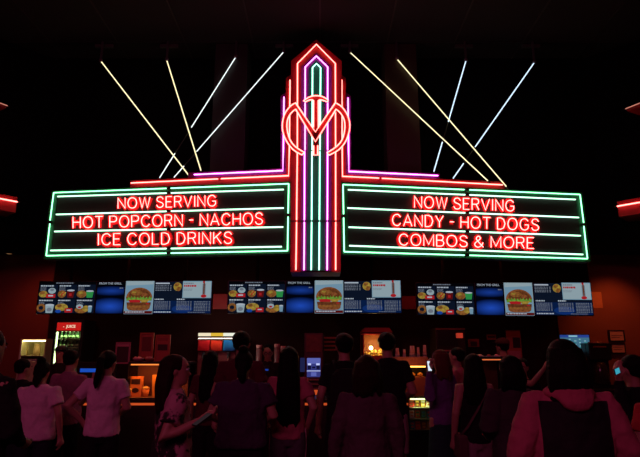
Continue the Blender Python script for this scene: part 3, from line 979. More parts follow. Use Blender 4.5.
# --- hot snack case on the counter by the floral shirt
a, b = at(126, 392, 7.4), at(190, 363, 7.4)
ca = glass_case('snack_display_case', 'glass snack case on the counter glowing orange over popcorn boxes', a.x, b.x, 7.4, 7.8, TOPZ, b.z, lightcol=(1.0, 0.24, 0.05), lights=1.6, back=mat('case_back', (0.12, 0.03, 0.02), 0.6))
cz = TOPZ + .01
lamp('case_light', 'AREA', ((a.x + b.x) / 2, 7.44, b.z - .04), (math.radians(30), 0, 0), (1.0, .28, .06), 3.0, .8, .05)
def pxx(x, Y): return at(x, 380, Y).x
carton('popcorn_box', 'orange printed popcorn box with dark oval, standing in the orange-lit snack case', (pxx(137, 7.6), 7.6, cz), (.17, .08, .27), orange_card, 'popcorn boxes in the snack case', art=ink)
carton('popcorn_box', 'tall yellow-orange popcorn box in the orange-lit case, closest to the woman in the floral shirt', (pxx(157.5, 7.6), 7.6, cz), (.10, .08, .29), mat('amber_card', (.8, .35, .05), .6), 'popcorn boxes in the snack case', art=None, flare=.01)
def popcorn_tub(label, c, r, h, cat='popcorn tub', group=None, m=None):
    t = thing('popcorn_tub', label, cat, c, 0, group)
    MB().lathe([(r * .75, 0), (r, h)], (0, 0, 0), 16).build('tub', m or orange_card, t, True, local=True)
    k = MB()
    rr = random.Random(int(c[0] * 100))
    for i in range(26):
        an, q = rr.random() * 6.28, math.sqrt(rr.random()) * r * .85
        k.ell((q * math.cos(an), q * math.sin(an), h + .012 + (r - q) * .45), (.016, .016, .014), 7, 4)
    k.build('popcorn', yellow_pop, t, True, local=True)
    return t
popcorn_tub('small popcorn tub glowing yellow in the snack case, between the two boxes', (pxx(146.5, 7.58), 7.58, cz), .05, .10)
popcorn_tub('low popcorn tub at the end of the snack case nearest the ponytail woman', (pxx(129.5, 7.55), 7.55, cz), .045, .08)
# things on top of the snack case
ctz = b.z + .012
sheet_sign('table_sign', 'empty pink-edged sign holder standing on the snack case by the ponytail woman', 116, 343.5, 129.5, 362.4, 7.5, ink, art=((0, 0, 1, .16, pink_card),), frame=mat('pink_edge', (.35, .12, .16), .5), th=.015)
def bowl(label, c, r, col, group=None):
    t = thing('serving_bowl', label, 'bowl', c, 0, group)
    MB().lathe([(r * .5, 0), (r * .9, .03), (r, .05), (r * .93, .05), (r * .4, .012)], (0, 0, 0), 18).build('bowl', col, t, True, local=True)
    k = MB(); rr = random.Random(5)
    for i in range(9):
        an, q = i * .7, r * .5 * (i % 3) / 2
        k.ell((q * math.cos(an), q * math.sin(an), .045 + .01 * (i % 2)), (.025, .02, .014), 8, 4)
    k.build('snacks', mat('pale_snacks', (.6, .35, .3), .6), t, True, local=True)
bowl('shallow pink bowl of snacks on top of the glowing snack case', (pxx(137, 7.6), 7.6, ctz), .08, pink_card)
bowl('second shallow bowl on top of the snack case, beside the posters', (pxx(148, 7.65), 7.65, ctz), .065, dim_red_card)
sheet_sign('counter_poster', 'tall dark red poster standing on the back shelf, beside the pink-edged sign holder', 140, 334, 153, 357, 8.0, dim_red_card, 'poster', art=((.08, .12, .92, .75, mat('poster_dark', (.12, .015, .01), .6)),), frame=mat('copper_edge', (.4, .12, .05), .4, .5), group='posters behind the snack case')
sheet_sign('counter_poster', 'dark red poster with a mouth-like dark shape, over the floral shirt woman', 155.5, 336, 169.5, 360, 8.0, dim_red_card, 'poster', art=((.1, .35, .9, .6, ink), (.1, .08, .9, .2, mat('poster_mid', (.25, .04, .03), .6))), frame=mat('copper_edge', (.4, .12, .05), .4), group='posters behind the snack case')
# shelf that carries the posters
sh = thing('counter_shelf', 'narrow raised shelf behind the snack case carrying two posters', 'shelf', (pxx(155, 7.95), 7.95, TOPZ))
z0 = at(150, 361, 7.98).z
MB().box((pxx(112, 7.9), 7.86, z0 - .02), (pxx(192, 7.9), 8.04, z0 - .001)).build('shelf_board', mat('dark_red_shelf', (.12, .02, .015), .5), sh)
for xx in (113, 190):
    MB().box((pxx(xx, 7.9) - .01, 7.9, TOPZ), (pxx(xx, 7.9) + .01, 7.99, z0 - .02)).build('shelf_post', dark, sh)
# --- drinks cooler
lo, hi = at(51.5, 352, 9.45), at(84, 319.5, 9.45)
ck = thing('drinks_cooler', 'upright drinks cooler with a red lit header and green bottles behind glass', 'cooler', ((lo.x + hi.x) / 2, 9.45, BTOP - .96))
bm_ = MB()
x0, x1, zt, zb = lo.x, hi.x, hi.z, 0.0
CYC = 9.4
# (the back counter stops short of it: cooler stands in front on the floor)
cf = 8.85
lo, hi = at(51.5, 352, cf), at(84, 319.5, cf)
x0, x1, zt = lo.x, hi.x, hi.z
ck.location = ((x0 + x1) / 2, cf, 0)
fr = MB()
fr.box((x0, cf, 0), (x0 + .04, cf + .5, zt)); fr.box((x1 - .04, cf, 0), (x1, cf + .5, zt)); fr.box((x0 + .04, cf, zt - .04), (x1 - .04, cf + .5, zt)); fr.box((x0 + .04, cf, 0), (x1 - .04, cf + .5, .25)); fr.box((x0 + .04, cf + .47, .25), (x1 - .04, cf + .5, zt - .04))
fr.build('cabinet', plastic, ck, bevel=.006)
hz = at(60, 330.5, cf).z
MB().box((x0 + .05, cf - .012, hz), (x1 - .04, cf + .02, zt - .05)).build('lit_header', glow('cooler_header_red', (.55, .012, .01), .9), ck, label='red lit header panel')
letters('-  JUICE', .062, (0.015, -.016, (hz + zt - .05) / 2), glow('header_white', (.9, .7, .5), 1.0), ck, 'header_lettering', bold=.0015)
MB().box((x0 + .04, cf + .004, .27), (x1 - .04, cf + .010, hz)).build('glass_door', glass, ck)
MB().box((x0 + .05, cf - .03, .9), (x0 + .07, cf + .004, 1.4)).build('door_handle', steel, ck)
MB().box((x0 + .045, cf + .42, .27), (x1 - .045, cf + .465, hz)).build('liner', mat('cooler_liner', (.30, .36, .22), .6), ck)
MB().box((x0 + .042, cf + .02, .4), (x0 + .056, cf + .045, hz - .02)).build('lamp_tube', glow('cooler_lamp', (.75, 1.0, .45), 4.0), ck, label='yellow green tube lamp')
green_glass = mat('green_bottle', (.05, .12, .05), .15, trans=.3)
shelf_z = [at(60, 342.2, cf + .2).z, at(60, 347.8, cf + .2).z, at(60, 347.8, cf + .2).z - .28, .75]
zz_ = [at(60, 338.6, cf + .15).z, at(60, 347.2, cf + .15).z, at(60, 356, cf + .15).z]
first = None
for k, sz in enumerate(zz_):
    MB().box((x0 + .042, cf + .05, sz - .012), (x1 - .042, cf + .42, sz)).build('shelf', mat('cooler_wire', (.4, .45, .3), .5), ck)
    hb = .115 if k == 0 else .125
    for j in range(6):
        bx_ = x0 + .085 + j * (x1 - x0 - .15) / 5
        if first is None:
            first = thing('drink_bottle', '', 'bottle', (bx_, cf + .12, sz), 0, 'bottles in the drinks cooler')
            MB().lathe([(.022, 0), (.024, .01), (.024, .062), (.011, .085), (.010, .108)], (0, 0, 0), 12).build('bottle', green_glass, first, True, local=True)
            MB().lathe([(.0115, .107), (.0115, .118), (.008, .119)], (0, 0, 0), 10).build('cap', white, first, True, local=True)
            MB().lathe([(.0246, .02), (.0246, .05)], (0, 0, 0), 12).build('paper_label', mat('pale_green_label', (.5, .7, .4), .6), first, True, local=True)
            first['label'] = ''
            o = first
        else:
            o = dup(first, (bx_, cf + .12, sz), '')
        nm = ['top', 'middle', 'lowest visible'][k]
        pos = ['first from the lamp side', 'second from the lamp side', 'third from the lamp side', 'fourth from the lamp side', 'second from the far side', 'at the far side'][j]
        o['label'] = 'small green bottle on the %s cooler shelf, %s' % (nm, pos)
lamp('cooler_light', 'AREA', ((x0 + x1) / 2, cf + .06, hz - .02), (math.radians(20), 0, 0), (.7, 1.0, .45), 1.0, .4, .03)
# --- pass-through heated cabinet glowing yellow, on the back counter
lo, hi = at(19, 361, 9.5), at(45.5, 340, 9.5)
hc = thing('heated_cabinet', 'open warming cabinet glowing pale yellow on the back counter near the wall corner', 'warming cabinet', ((lo.x + hi.x) / 2, 9.5, lo.z))
m = MB(); t_ = .02
m.box((lo.x - t_, 9.5, BTOP), (lo.x, 9.95, hi.z + t_)); m.box((hi.x, 9.5, BTOP), (hi.x + t_, 9.95, hi.z + t_)); m.box((lo.x, 9.5, hi.z), (hi.x, 9.95, hi.z + t_)); m.box((lo.x, 9.5, BTOP), (hi.x, 9.95, lo.z)); m.box((lo.x, 9.93, lo.z), (hi.x, 9.95, hi.z))
m.build('cabinet', mat('cream_enamel', (.55, .5, .3), .4), hc, bevel=.004)
MB().box((lo.x + .001, 9.485, lo.z), (lo.x + .02, 9.505, hi.z)).build('door_edge', mat('white_edge', (.8, .8, .7), .4), hc)
MB().box((lo.x + .02, 9.52, hi.z - .025), (hi.x - .02, 9.56, hi.z - .003)).build('lamp_tube', glow('cabinet_lamp', (1.0, .85, .35), 9), hc, label='bright yellow lamp')
zs = at(30, 355.5, 9.6).z
MB().box((lo.x, 9.52, zs - .008), (hi.x, 9.92, zs)).build('shelf', mat('steel_shelf', (.5, .5, .42), .4), hc)
for i, (xx, zz, rr_, hh, nm) in enumerate(((25, zs, .05, .14, 'pale paper sack standing on the warming cabinet shelf, beside its bright edge'), (37, zs, .06, .20, 'tan paper sack standing on the warming cabinet shelf, the larger one'))):
    p = at(xx, 350, 9.72)
    t = thing('paper_sack', nm, 'paper bag', (p.x, 9.72, zz), 0, 'sacks in the warming cabinet')
    MB().stack([(0, 0, 0, rr_, rr_ * .7), (hh * .5, 0, 0, rr_ * 1.05, rr_ * .75), (hh * .9, .005, 0, rr_ * .8, rr_ * .3), (hh, .01, 0, rr_ * .85, rr_ * .12)], 12).build('sack', mat('tan_paper%d' % i, (.55 - .12 * i, .4 - .1 * i, .15), .8, bump=.5), t, True, local=True)
    MB().box((-rr_ * .7, -rr_ * .3, hh * .86), (rr_ * .7, -rr_ * .2, hh * .93)).build('fold', mat('tan_paper_dark', (.3, .2, .08), .8), t, local=True)
for i, xx in enumerate((31, 35, 39, 42)):
    p = at(xx, 360, 9.6)
    t = thing('food_tray', 'small white food tray in the bottom of the warming cabinet, %s' % ('first', 'second', 'third', 'last')[i] + ' from its middle', 'tray', (p.x, 9.6, lo.z + .001), 0, 'trays in the warming cabinet')
    MB().add([(-.025, -.03, 0), (.025, -.03, 0), (.025, .03, 0), (-.025, .03, 0), (-.032, -.04, .03), (.032, -.04, .03), (.032, .04, .03), (-.032, .04, .03)], [(0, 3, 2, 1), (0, 1, 5, 4), (1, 2, 6, 5), (2, 3, 7, 6), (3, 0, 4, 7)]).build('tray', white, t, local=True)
    MB().ell((0, 0, .02), (.024, .03, .018), 8, 5).build('food', yellow_pop, t, True, local=True)
# --- vertical drinks poster beside the cooler
sheet_sign('wall_poster', 'narrow dark red wall poster beside the drinks cooler', 87, 325, 95, 353, 10.15, mat('poster_oxblood', (.12, .02, .02), .6), 'poster', art=((.15, .1, .5, .9, mat('poster_streak', (.3, .06, .05), .6)), (.55, .75, .9, .95, orange_card)), frame=dark)
# --- frozen drink machine
fd = thing('frozen_drink_machine', 'three-tank frozen drink machine with red, orange and blue slush and lit lids', 'drink machine', (at(215, 380, 9.5).x, 9.5, BTOP))
fx0, fx1 = at(196.5, 350, 9.5).x, at(234.5, 350, 9.5).x
ztank0, ztank1 = at(210, 351.5, 9.5).z, at(210, 336, 9.5).z
MB().box((fx0, 9.62, BTOP), (fx1, 10.05, ztank0)).build('body', mat('machine_red_body', (.12, .02, .02), .35), fd, bevel=.01)
MB().box((fx0 + .02, 9.5, BTOP), (fx1 - .02, 9.64, BTOP + .05)).build('drip_tray', dark, fd)
MB().box((fx0, 9.98, ztank0), (fx1, 10.05, ztank1 + .06)).build('rear_housing', plastic, fd)
tw_ = (fx1 - fx0) / 3
for i, (cname, cc, lc, ls) in enumerate((('red', (.55, .008, .01), (1.0, .85, .6), .9), ('orange_red', (.6, .03, .006), (1.0, .62, .06), .75), ('blue', (.01, .22, .55), (.95, .95, .8), .9))):
    xa, xb = fx0 + i * tw_ + .006, fx0 + (i + 1) * tw_ - .006
    zl = ztank0 + (ztank1 - ztank0) * .72
    tk = MB().box((xa, 9.56, ztank0 + .003), (xb, 9.94, ztank1 - .001)).build('tank', glass, fd)
    MB().box((xa + .005, 9.57, ztank0 + .01), (xb - .005, 9.93, zl)).build('slush', mat('slush_' + cname, cc, .35, bump=.4, scale=30), tk, label=cname.replace('_', ' ') + ' slush')
    MB().box((xa + .004, 9.60, zl + .03), (xb - .004, 9.64, zl + .042)).build('tank_lamp', glow('tank_lamp', (1.0, .75, .65), 4), tk)
    MB().box((xa - .002, 9.55, ztank1), (xb + .002, 9.96, ztank1 + .055)).build('lit_lid', glow('lid_' + cname, lc, ls), fd, bevel=.008, label='lit lid')
    sp_ = MB(); xm = (xa + xb) / 2
    sp_.box((xm - .02, 9.50, ztank0 - .07), (xm + .02, 9.62, ztank0 - .01)); sp_.tube([(xm, 9.50, ztank0 - .05), (xm, 9.47, ztank0 - .12)], .01, 8)
    sp_.build('tap', plastic, fd, bevel=.003)
    MB().tube([(xm, 9.53, ztank0 - .08), (xm, 9.53, ztank0 - .15)], .012, 8).build('tap_handle', mat('pale_handle', (.5, .3, .22), .5), fd)
lamp('tank_fill_light', 'AREA', ((fx0 + fx1) / 2, 9.15, ztank1 + .22), (math.radians(62), 0, 0), (1, .85, .75), 4, .5, .08)  # fill added in front of the machine to brighten the slush tanks
# --- soda fountain with violet screen, by the pillar between queues
lo, hi = at(304, 392, 8.85), at(323, 333, 8.85)
sf = thing('soda_fountain', 'tall soda dispenser with a glowing violet-blue panel and brick red poster above', 'drink machine', ((lo.x + hi.x) / 2, 8.85, 0))
sb = MB(); sb.box((lo.x, 8.88, 0), (hi.x, 9.3, hi.z)); sb.build('body', mat('plum_body', (.10, .02, .035), .4), sf, bevel=.01)
A = lambda x, y: at(x, y, 8.86)
MB().box((A(306, 370).x, 8.865, A(0, 352).z), (A(321.5, 370).x, 8.885, A(0, 334.5).z)).build('poster', mat('brick_poster', (.22, .05, .035), .6, scale=14, var=.6), sf)
sc_ = Scr(A(320.5, 370).x - A(307, 370).x, A(0, 358).z - A(0, 377).z, 0)
sc_.rect(0, 0, 1, 1, 0); sc_.rect(0, 0, 1, .3, 1); sc_.rect(.06, .28, .3, .38, 2); sc_.rect(.68, .28, .95, .38, 2); sc_.rect(.05, .4, .3, .6, 3); sc_.rect(.7, .4, .95, .6, 3); sc_.rect(.38, .45, .62, .55, 3); sc_.rect(.3, .75, .7, .95, 1); sc_.rect(0, .66, 1, .70, 2)
so = sc_.build('lit_panel', [glow('violet_panel', (.035, .04, .20)), glow('violet_high', (.10, .12, .42)), glow('violet_white', (.5, .55, .9)), glow('violet_dark', (.005, .005, .03))], sf, local=True, label='glowing violet-blue panel')
so.location = (A(313.7, 370).x - sf.location.x, .02, A(0, 367.5).z)
for k, yy in enumerate((379, 383.5, 388)):
    MB().box((A(306, 370).x, 8.80, A(0, yy + 1.2).z), (A(321, 370).x, 8.885, A(0, yy).z)).build('ledge', mat('copper_ledge', (.4, .16, .12), .4, .3), sf)
MB().box((A(307, 370).x, 8.84, A(0, 396).z), (A(321, 370).x, 8.885, A(0, 390).z)).build('lit_strip', glow('orange_strip', (1, .13, .03)), sf, label='glowing orange strip')
MB().box((A(300, 370).x, 8.88, A(0, 372).z), (A(305, 370).x, 9.1, A(0, 358).z)).build('side_panel', glow('dim_blue_side', (.012, .014, .06)), sf)
# slatted shelf with stacked lids
sl = thing('slatted_shelf', 'reddish slatted shelf with stacked boards beside the soda dispenser poster', 'shelf', (at(331, 360, 9.5).x, 9.5, BTOP))
for xx in (324, 338.5):
    MB().box((at(xx, 370, 9.5).x - .012, 9.5, BTOP), (at(xx, 370, 9.5).x + .012, 9.8, at(0, 335, 9.5).z)).build('post', dark, sl)
for yy in (337, 341, 345, 349):
    MB().box((at(324, 370, 9.5).x, 9.48, at(0, yy + 1.6, 9.5).z), (at(339, 370, 9.5).x, 9.8, at(0, yy, 9.5).z)).build('slat', mat('red_brown_board', (.35, .08, .04), .6), sl)
# --- popcorn machine
px0, px1 = at(363, 350, 9.45).x, at(392, 350, 9.45).x
pz0, pz1 = at(370, 357, 9.45).z, at(370, 333, 9.45).z
pm = glass_case('popcorn_machine', 'popcorn machine with a bright bulb and heaped yellow popcorn behind glass', px0, px1, 9.45, 9.95, pz0, pz1, 'popcorn machine', frame=redcard, back=mat('popper_back', (.4, .12, .05), .4), fr=.02)
MB().box((px0, 9.45, BTOP), (px1, 9.95, pz0)).build('base_cabinet', redcard, pm, bevel=.01)
MB().prism([(px0 - .02, 9.43, pz1 + .012), (px1 + .02, 9.43, pz1 + .012), (px1 - .04, 9.43, pz1 + .09), (px0 + .04, 9.43, pz1 + .09)], (0, .54, 0)).build('canopy', mat('popper_canopy', (.35, .03, .02), .4), pm)
bp_ = at(371, 348, 9.6)
bl_ = MB().ell((bp_.x, 9.6, bp_.z), (.035, .035, .035), 12, 8).build('bulb', glow('popper_bulb', (1, .78, .35), 10), pm, True, label='bright warm bulb')
lamp('bulb_light', 'POINT', (bp_.x + .09, 9.58, bp_.z + .05), (0, 0, 0), (1, .5, .13), 5, .03)
k = MB(); rr = random.Random(2)
for i in range(170):
    u = rr.random()
    x = px0 + .03 + u * (px1 - px0 - .06)
    k.ell((x, 9.48 + rr.random() * .42, pz0 + .02 + rr.random() * (.05 + .09 * u)), (.02, .02, .018), 6, 4)
ko = k.build('popcorn_heap', yellow_pop, pm, True); ko['kind'] = 'stuff'
MB().tube([(bp_.x + .22, 9.7, pz1), (bp_.x + .22, 9.7, pz1 - .09)], .012, 8).lathe([(.09, 0), (.1, .08), (.09, .1)], (bp_.x + .22, 9.7, pz1 - .19), 16).build('kettle', steel, pm, True)
for i, (xx, yy) in enumerate(((366, 332), (373, 330.5), (386, 331))):
    MB().ell(tuple(at(xx, yy, 9.45) + Vector((0, .1, 0))), (.03, .03, .04), 10, 6).build('finial_lamp', glow('finial_red', (.5, .05, .02), .5), pm, True)
# --- cup stacks, hot food hutch and candy window on the near counter
hx0, hx1 = at(393, 370, 7.45).x, at(428.5, 370, 7.45).x
ht = thing('hot_food_hutch', 'wooden hot food hutch with an orange-lit front on the counter beside the phone screen woman', 'food warmer', ((hx0 + hx1) / 2, 7.4, TOPZ))
B = lambda y: at(0, y, 7.45).z
MB().box((hx0, 7.45, TOPZ), (hx1, 7.8, B(377))).build('base_box', wood, ht, bevel=.006)
MB().box((hx0, 7.45, B(366)), (hx1, 7.8, B(357))).build('top_tray', mat('textured_tray', (.28, .12, .08), .6, bump=1, scale=40, var=.5), ht, bevel=.004)
MB().box((hx0, 7.5, B(377)), (hx0 + .015, 7.8, B(366))).box((hx1 - .015, 7.5, B(377)), (hx1, 7.8, B(366))).box((hx0 + .015, 7.78, B(377)), (hx1 - .015, 7.8, B(366))).build('side_frame', dark, ht)
MB().box((hx0 + .03, 7.5, B(367.4)), (hx1 - .03, 7.54, B(366))).build('heat_lamp', glow('hutch_lamp', (1, .4, .06), 5), ht, label='glowing orange heat lamp')
for i, xx in enumerate((405, 412, 420)):
    p = at(xx, 375, 7.6)
    t = thing('pretzel', 'golden snack roll glowing under the heat lamp, %s' % ('first from the dark-jacketed man', 'middle of three', 'closest to the phone screen')[i], 'snack', (p.x, 7.58, B(377) + .001), 0, 'snacks under the heat lamp')
    MB().ell((0, 0, .026), (.042, .05, .026), 12, 6).build('roll', mat('golden_crust', (.6, .3, .06), .5), t, True, local=True)
    MB().ell((0, -.01, .045), (.025, .03, .01), 8, 4).build('topping', mat('mustard_glaze', (.8, .5, .1), .4), t, True, local=True)
lamp('hutch_light', 'AREA', ((hx0 + hx1) / 2, 7.25, B(362)), (math.radians(75), 0, 0), (1, .25, .06), .25, .3, .03)
cupm = mat('paper_cup', (.55, .3, .26), .6)
for i, xx in enumerate((397.5, 404.5, 412.5, 418.5, 425)):
    p = at(xx, 357, 7.6)
    hh = (.12, .1, .15, .13, .16)[i]
    t = thing('cup_stack', 'upturned stack of paper cups on the hutch, %s' % ('tucked behind the dark-jacketed man', 'second from that man', 'the middle one, broad', 'slim one beside the middle stack', 'tallest, closest to the phone screen')[i], 'cups', (p.x, 7.6, B(357) + .001), 0, 'cup stacks on the hutch')
    r0 = (.03, .022, .042, .022, .028)[i]
    mm = MB()
    for k2 in range(3):
        mm.lathe([(r0, k2 * hh * .12), (r0 * 1.04, k2 * hh * .12 + .008)], (0, 0, 0), 14)
    mm.build('cup_rims', white, t, True, local=True)
    MB().lathe([(r0 * .97, .02), (r0 * .72, hh)], (0, 0, 0), 14).build('cup', cupm, t, True, local=True)
# candy window in the counter front
def candy_case(label, xa, xb, ya, yb, lc, ls, wh, seed, rows=3):
    lo, hi = at(xa, yb, CY0 - .17), at(xb, ya, CY0 - .17)
    t = glass_case('candy_display_case', label, lo.x, hi.x, CY0 - .17, CY0 + .035, lo.z, hi.z, lightcol=lc, lights=ls, back=mat('candy_back', (.3, .25, .18), .6), group=None, fr=.008)
    MB().box((lo.x, CY0 - .15, 0), (hi.x, CY0 + .035, lo.z)).build('plinth', dark, t)
    lamp('candy_light', 'AREA', ((lo.x + hi.x) / 2, CY0 - .155, hi.z - .015), (math.radians(22), 0, 0), lc, 1.6, (hi.x - lo.x) * .8, .02)
    rr = random.Random(seed)
    H = hi.z - lo.z
    cols = [mat('candy_yellow', (.8, .55, .06), .5), mat('candy_red', (.7, .04, .03), .5), mat('candy_green', (.1, .5, .12), .5), mat('candy_white', (.8, .75, .65), .5), mat('candy_brown', (.25, .09, .03), .5), mat('candy_teal', (.05, .4, .45), .5), mat('candy_orange', (.8, .25, .03), .5)]
    cn = ['yellow', 'red', 'green', 'white', 'brown', 'teal', 'orange']
    rn = ['top', 'middle', 'bottom']
    for r in range(rows):
        z = lo.z + .011 + (rows - 1 - r) * H / rows
        if r < rows - 1:
            MB().box((lo.x + .01, CY0 - .15, z - .009), (hi.x - .01, CY0 + .02, z - .001)).build('shelf', mat('shelf_metal', (.3, .28, .25)), t)
        x = lo.x + .05
        j = 0
        while x < hi.x - .03:
            c = (j * 3 + r * 2 + seed) % 7
            carton('candy_box', '%s candy box, %s shelf of %s, %s from tower side' % (cn[c], rn[r], wh, ('first', 'second', 'third', 'fourth', 'fifth')[min(j, 4)]), (x, CY0 - .08, z), (.058, .03, H / rows * .68), cols[c], 'candy boxes in the ' + wh, art=cols[(c + 3) % 7])
            x += .075
            j += 1
candy_case('lit candy case in the counter front, glowing green and yellow beside the long skirt', 409.5, 435, 397.5, 431, (.85, 1.0, .4), 3, 'green-lit candy case', 1)
candy_case('small candy case in the counter front glowing yellow beside the big pink hoodie', 603, 622, 401, 428, (1.0, .75, .25), 5, 'case beside the pink hoodie', 4)
# second low run of counter under the last case
# --- dark oven hood with a red label
lo, hi = at(438, 349, 9.3), at(466.5, 327.5, 9.3)
ov = thing('counter_oven', 'dark oven with a small lit red label on the back counter', 'oven', ((lo.x + hi.x) / 2, 9.42, BTOP))
MB().box((lo.x, 9.42, BTOP), (hi.x, 10.0, hi.z)).build('body', mat('oven_dark', (.03, .012, .012), .35), ov, bevel=.01)
MB().box((lo.x + .03, 9.405, lo.z + .05), (hi.x - .14, 9.42, hi.z - .06)).build('oven_door', plastic, ov)
MB().box((lo.x, 9.39, hi.z - .03), (hi.x, 9.42, hi.z - .015)).build('top_rail', mat('copper_ledge', (.4, .16, .12)), ov)
MB().box((at(458, 370, 9.4).x, 9.405, at(0, 338, 9.4).z), (at(465, 370, 9.4).x, 9.419, at(0, 333, 9.4).z)).build('red_label', glow('oven_label', (.5, .04, .02), .8), ov, label='lit red label')
MB().box((lo.x + .02, 9.37, lo.z - .04), (hi.x - .05, 9.42, lo.z - .015)).build('lower_rail', mat('copper_ledge', (.4, .16, .12)), ov)
# --- serving shelf near the capped worker
lo, hi = at(474, 392, 7.5), at(505, 358, 7.5)
gs = glass_case('serving_hutch', 'glass serving hutch on the counter in front of the capped worker', lo.x, hi.x, 7.45, 7.85, TOPZ, hi.z, 'display case', lightcol=(1, .2, .06), lights=.8, back=mat('case_back', (.12, .03, .02)))
for i, (xx, r_, cm_) in enumerate(((480, .08, cream), (489, .06, dim_red_card), (497, .07, pink_card))):
    p = at(xx, 357, 7.65)
    t = thing('plate', 'small plate of food on the serving hutch, %s' % ('nearest the long-haired woman in black', 'the middle one', 'nearest the capped worker')[i], 'plate', (p.x, 7.65, hi.z + .012), 0, 'plates on the serving hutch')
    MB().lathe([(r_ * .6, 0), (r_, .012), (r_ * .95, .014), (r_ * .55, .005)], (0, 0, 0), 16).build('plate', white, t, True, local=True)
    MB().ell((0, 0, .02), (r_ * .5, r_ * .4, .018), 10, 5).build('food', cm_, t, True, local=True)
sheet_sign('counter_poster', 'salmon poster with dark lettering block behind the capped worker', 507.5, 330, 520, 360, 10.14, mat('salmon_poster', (.45, .12, .08), .6), 'poster', art=((.45, .25, .95, .6, ink), (.1, .7, .9, .95, pink_card)), frame=dark)
bxr = at(483, 336, 10.0)
# back wall small frames: red lit notice holders
sheet_sign('wall_notice', 'small brown notice on the back wall beside the salmon poster', 487, 334.5, 496, 340, 10.15, mat('brown_notice', (.25, .07, .04), .6), 'notice', art=((.1, .3, .9, .6, ink),))
sheet_sign('wall_notice', 'small dim red notice on the back wall between oven and capped worker', 468.5, 339, 479, 347, 10.15, mat('red_notice', (.3, .05, .03), .6), 'notice', art=((.2, .3, .8, .9, ink),))
# --- pager monitor on the orange wall
def wallscreen():
    lo, hi = at(560.5, 352.5, 10.0), at(589.5, 334, 10.0)
    t = thing('wall_monitor', 'pale blue wall monitor on the orange wall behind the pink hoodie person', 'monitor', ((lo.x + hi.x) / 2, 10.0, (lo.z + hi.z) / 2))
    W_, H_ = hi.x - lo.x, hi.z - lo.z
    MB().box((-W_ / 2, 0, -H_ / 2), (W_ / 2, .05, H_ / 2)).build('housing', plastic, t, bevel=.005, local=True)
    MB().box((-.08, .05, -.08), (.08, .2, .08)).build('wall_mount', dark, t, local=True)
    s = Scr(W_ * .94, H_ * .9, -.001)
    r = random.Random(8)
    s.rect(0, 0, 1, 1, 0); s.rect(0, 0, 1, .16, 1); s.rect(.3, .03, .6, .12, 2)
    for c in range(4):
        for q in range(7):
            u = .3 + c * .17
            s.rect(u, .24 + q * .1, u + .1 * r.uniform(.5, 1), .29 + q * .1, (2, 3)[(c + q) % 2])
    s.rect(.03, .25, .22, .9, 3)
    s.build('screen_picture', [glow('monitor_blue', (.05, .14, .22)), glow('monitor_bar', (.02, .05, .25)), glow('monitor_text', (.25, .5, .55)), glow('monitor_teal', (.03, .20, .20))], t, local=True, label='glowing order list')
wallscreen()
sheet_sign('framed_notice', 'black-framed pink notice on the orange wall, the upper of two', 610.5, 331, 623, 340.5, 10.13, mat('notice_pink', (.5, .22, .17), .6), 'framed notice', art=((.1, .45, .9, .5, ink), (.1, .65, .7, .7, ink)), frame=plastic, th=.04, group='framed notices on the orange wall')
sheet_sign('framed_notice', 'black-framed pink notice on the orange wall, the lower of two', 612.5, 344.5, 624, 352.5, 10.13, mat('notice_pink', (.5, .22, .17)), 'framed notice', art=((.1, .3, .9, .35, ink), (.1, .6, .8, .65, ink)), frame=plastic, th=.04, group='framed notices on the orange wall')
# --- coffee machines
def urn(label, xa, xb, yt, Y):
    lo, hi = at(xa, 380, Y), at(xb, yt, Y)
    W_ = hi.x - lo.x
    t = thing('coffee_machine', label, 'coffee machine', ((lo.x + hi.x) / 2, Y, BTOP), 0, 'coffee machines by the orange wall')
    H_ = hi.z - BTOP
    MB().box((-W_ / 2, 0, 0), (W_ / 2, .3, .06)).build('base', plastic, t, bevel=.005, local=True)
    MB().box((-W_ / 2, .12, .06), (W_ / 2, .3, H_)).build('tower', plastic, t, bevel=.01, local=True)
    MB().box((-W_ / 2, 0, H_ * .62), (W_ / 2, .12, H_)).build('brew_head', plastic, t, bevel=.01, local=True)
    MB().lathe([(W_ * .3, 0), (W_ * .36, .04), (W_ * .3, H_ * .4), (W_ * .2, H_ * .5)], (0, .07, .061), 16).build('pot', mat('dark_pot', (.03, .015, .01), .1), t, True, local=True)
    MB().box((-W_ * .3, -.004, H_ * .9), (W_ * .3, 0.0, H_ * .93)).build('trim_strip', mat('copper_edge', (.4, .12, .05)), t, local=True)
    MB().lathe([(W_ * .32, 0), (W_ * .3, .02)], (0, .15, H_), 16).build('lid', mat('copper_ledge', (.4, .16, .12)), t, True, local=True)
urn('tall black coffee machine with a coppery lid below the framed notices', 592.5, 610, 343, 9.55)
urn('smaller black coffee machine between the monitor and the tall one', 580, 588.5, 356.5, 9.55)
# --- registers
def register(label, xc, ytop, w_, mcol, screen=True):
    p = at(xc, ytop, 7.75)
    t = thing('cash_register', label, 'cash register', (p.x, 7.7, TOPZ), 0, 'registers on the counter')
    MB().box((-.17, 0, 0), (.17, .3, .09)).build('cash_drawer', plastic, t, bevel=.004, local=True)
    MB().tube([(0, .16, .09), (0, .16, p.z - TOPZ - w_ * .3)], .02, 8).build('post', dark, t, True, local=True)
    zc = p.z - TOPZ - w_ * .32
    MB().box((-w_ / 2, .13, zc - w_ * .32), (w_ / 2, .16, zc + w_ * .32)).build('monitor', plastic, t, bevel=.005, local=True)
    MB().box((-w_ * .44, .126, zc - w_ * .1), (w_ * .44, .13, zc + w_ * .05)).build('customer_display', glow('register_' + mcol[0], mcol[1]), t, local=True, label='glowing blue strip')
register('register with a bright blue strip between the two women in pale tees', 89, 362, .34, ('a', (.01, .07, .45)))
register('register with a small blue light before the worker in glasses', 263, 366, .16, ('b', (.01, .04, .25)))
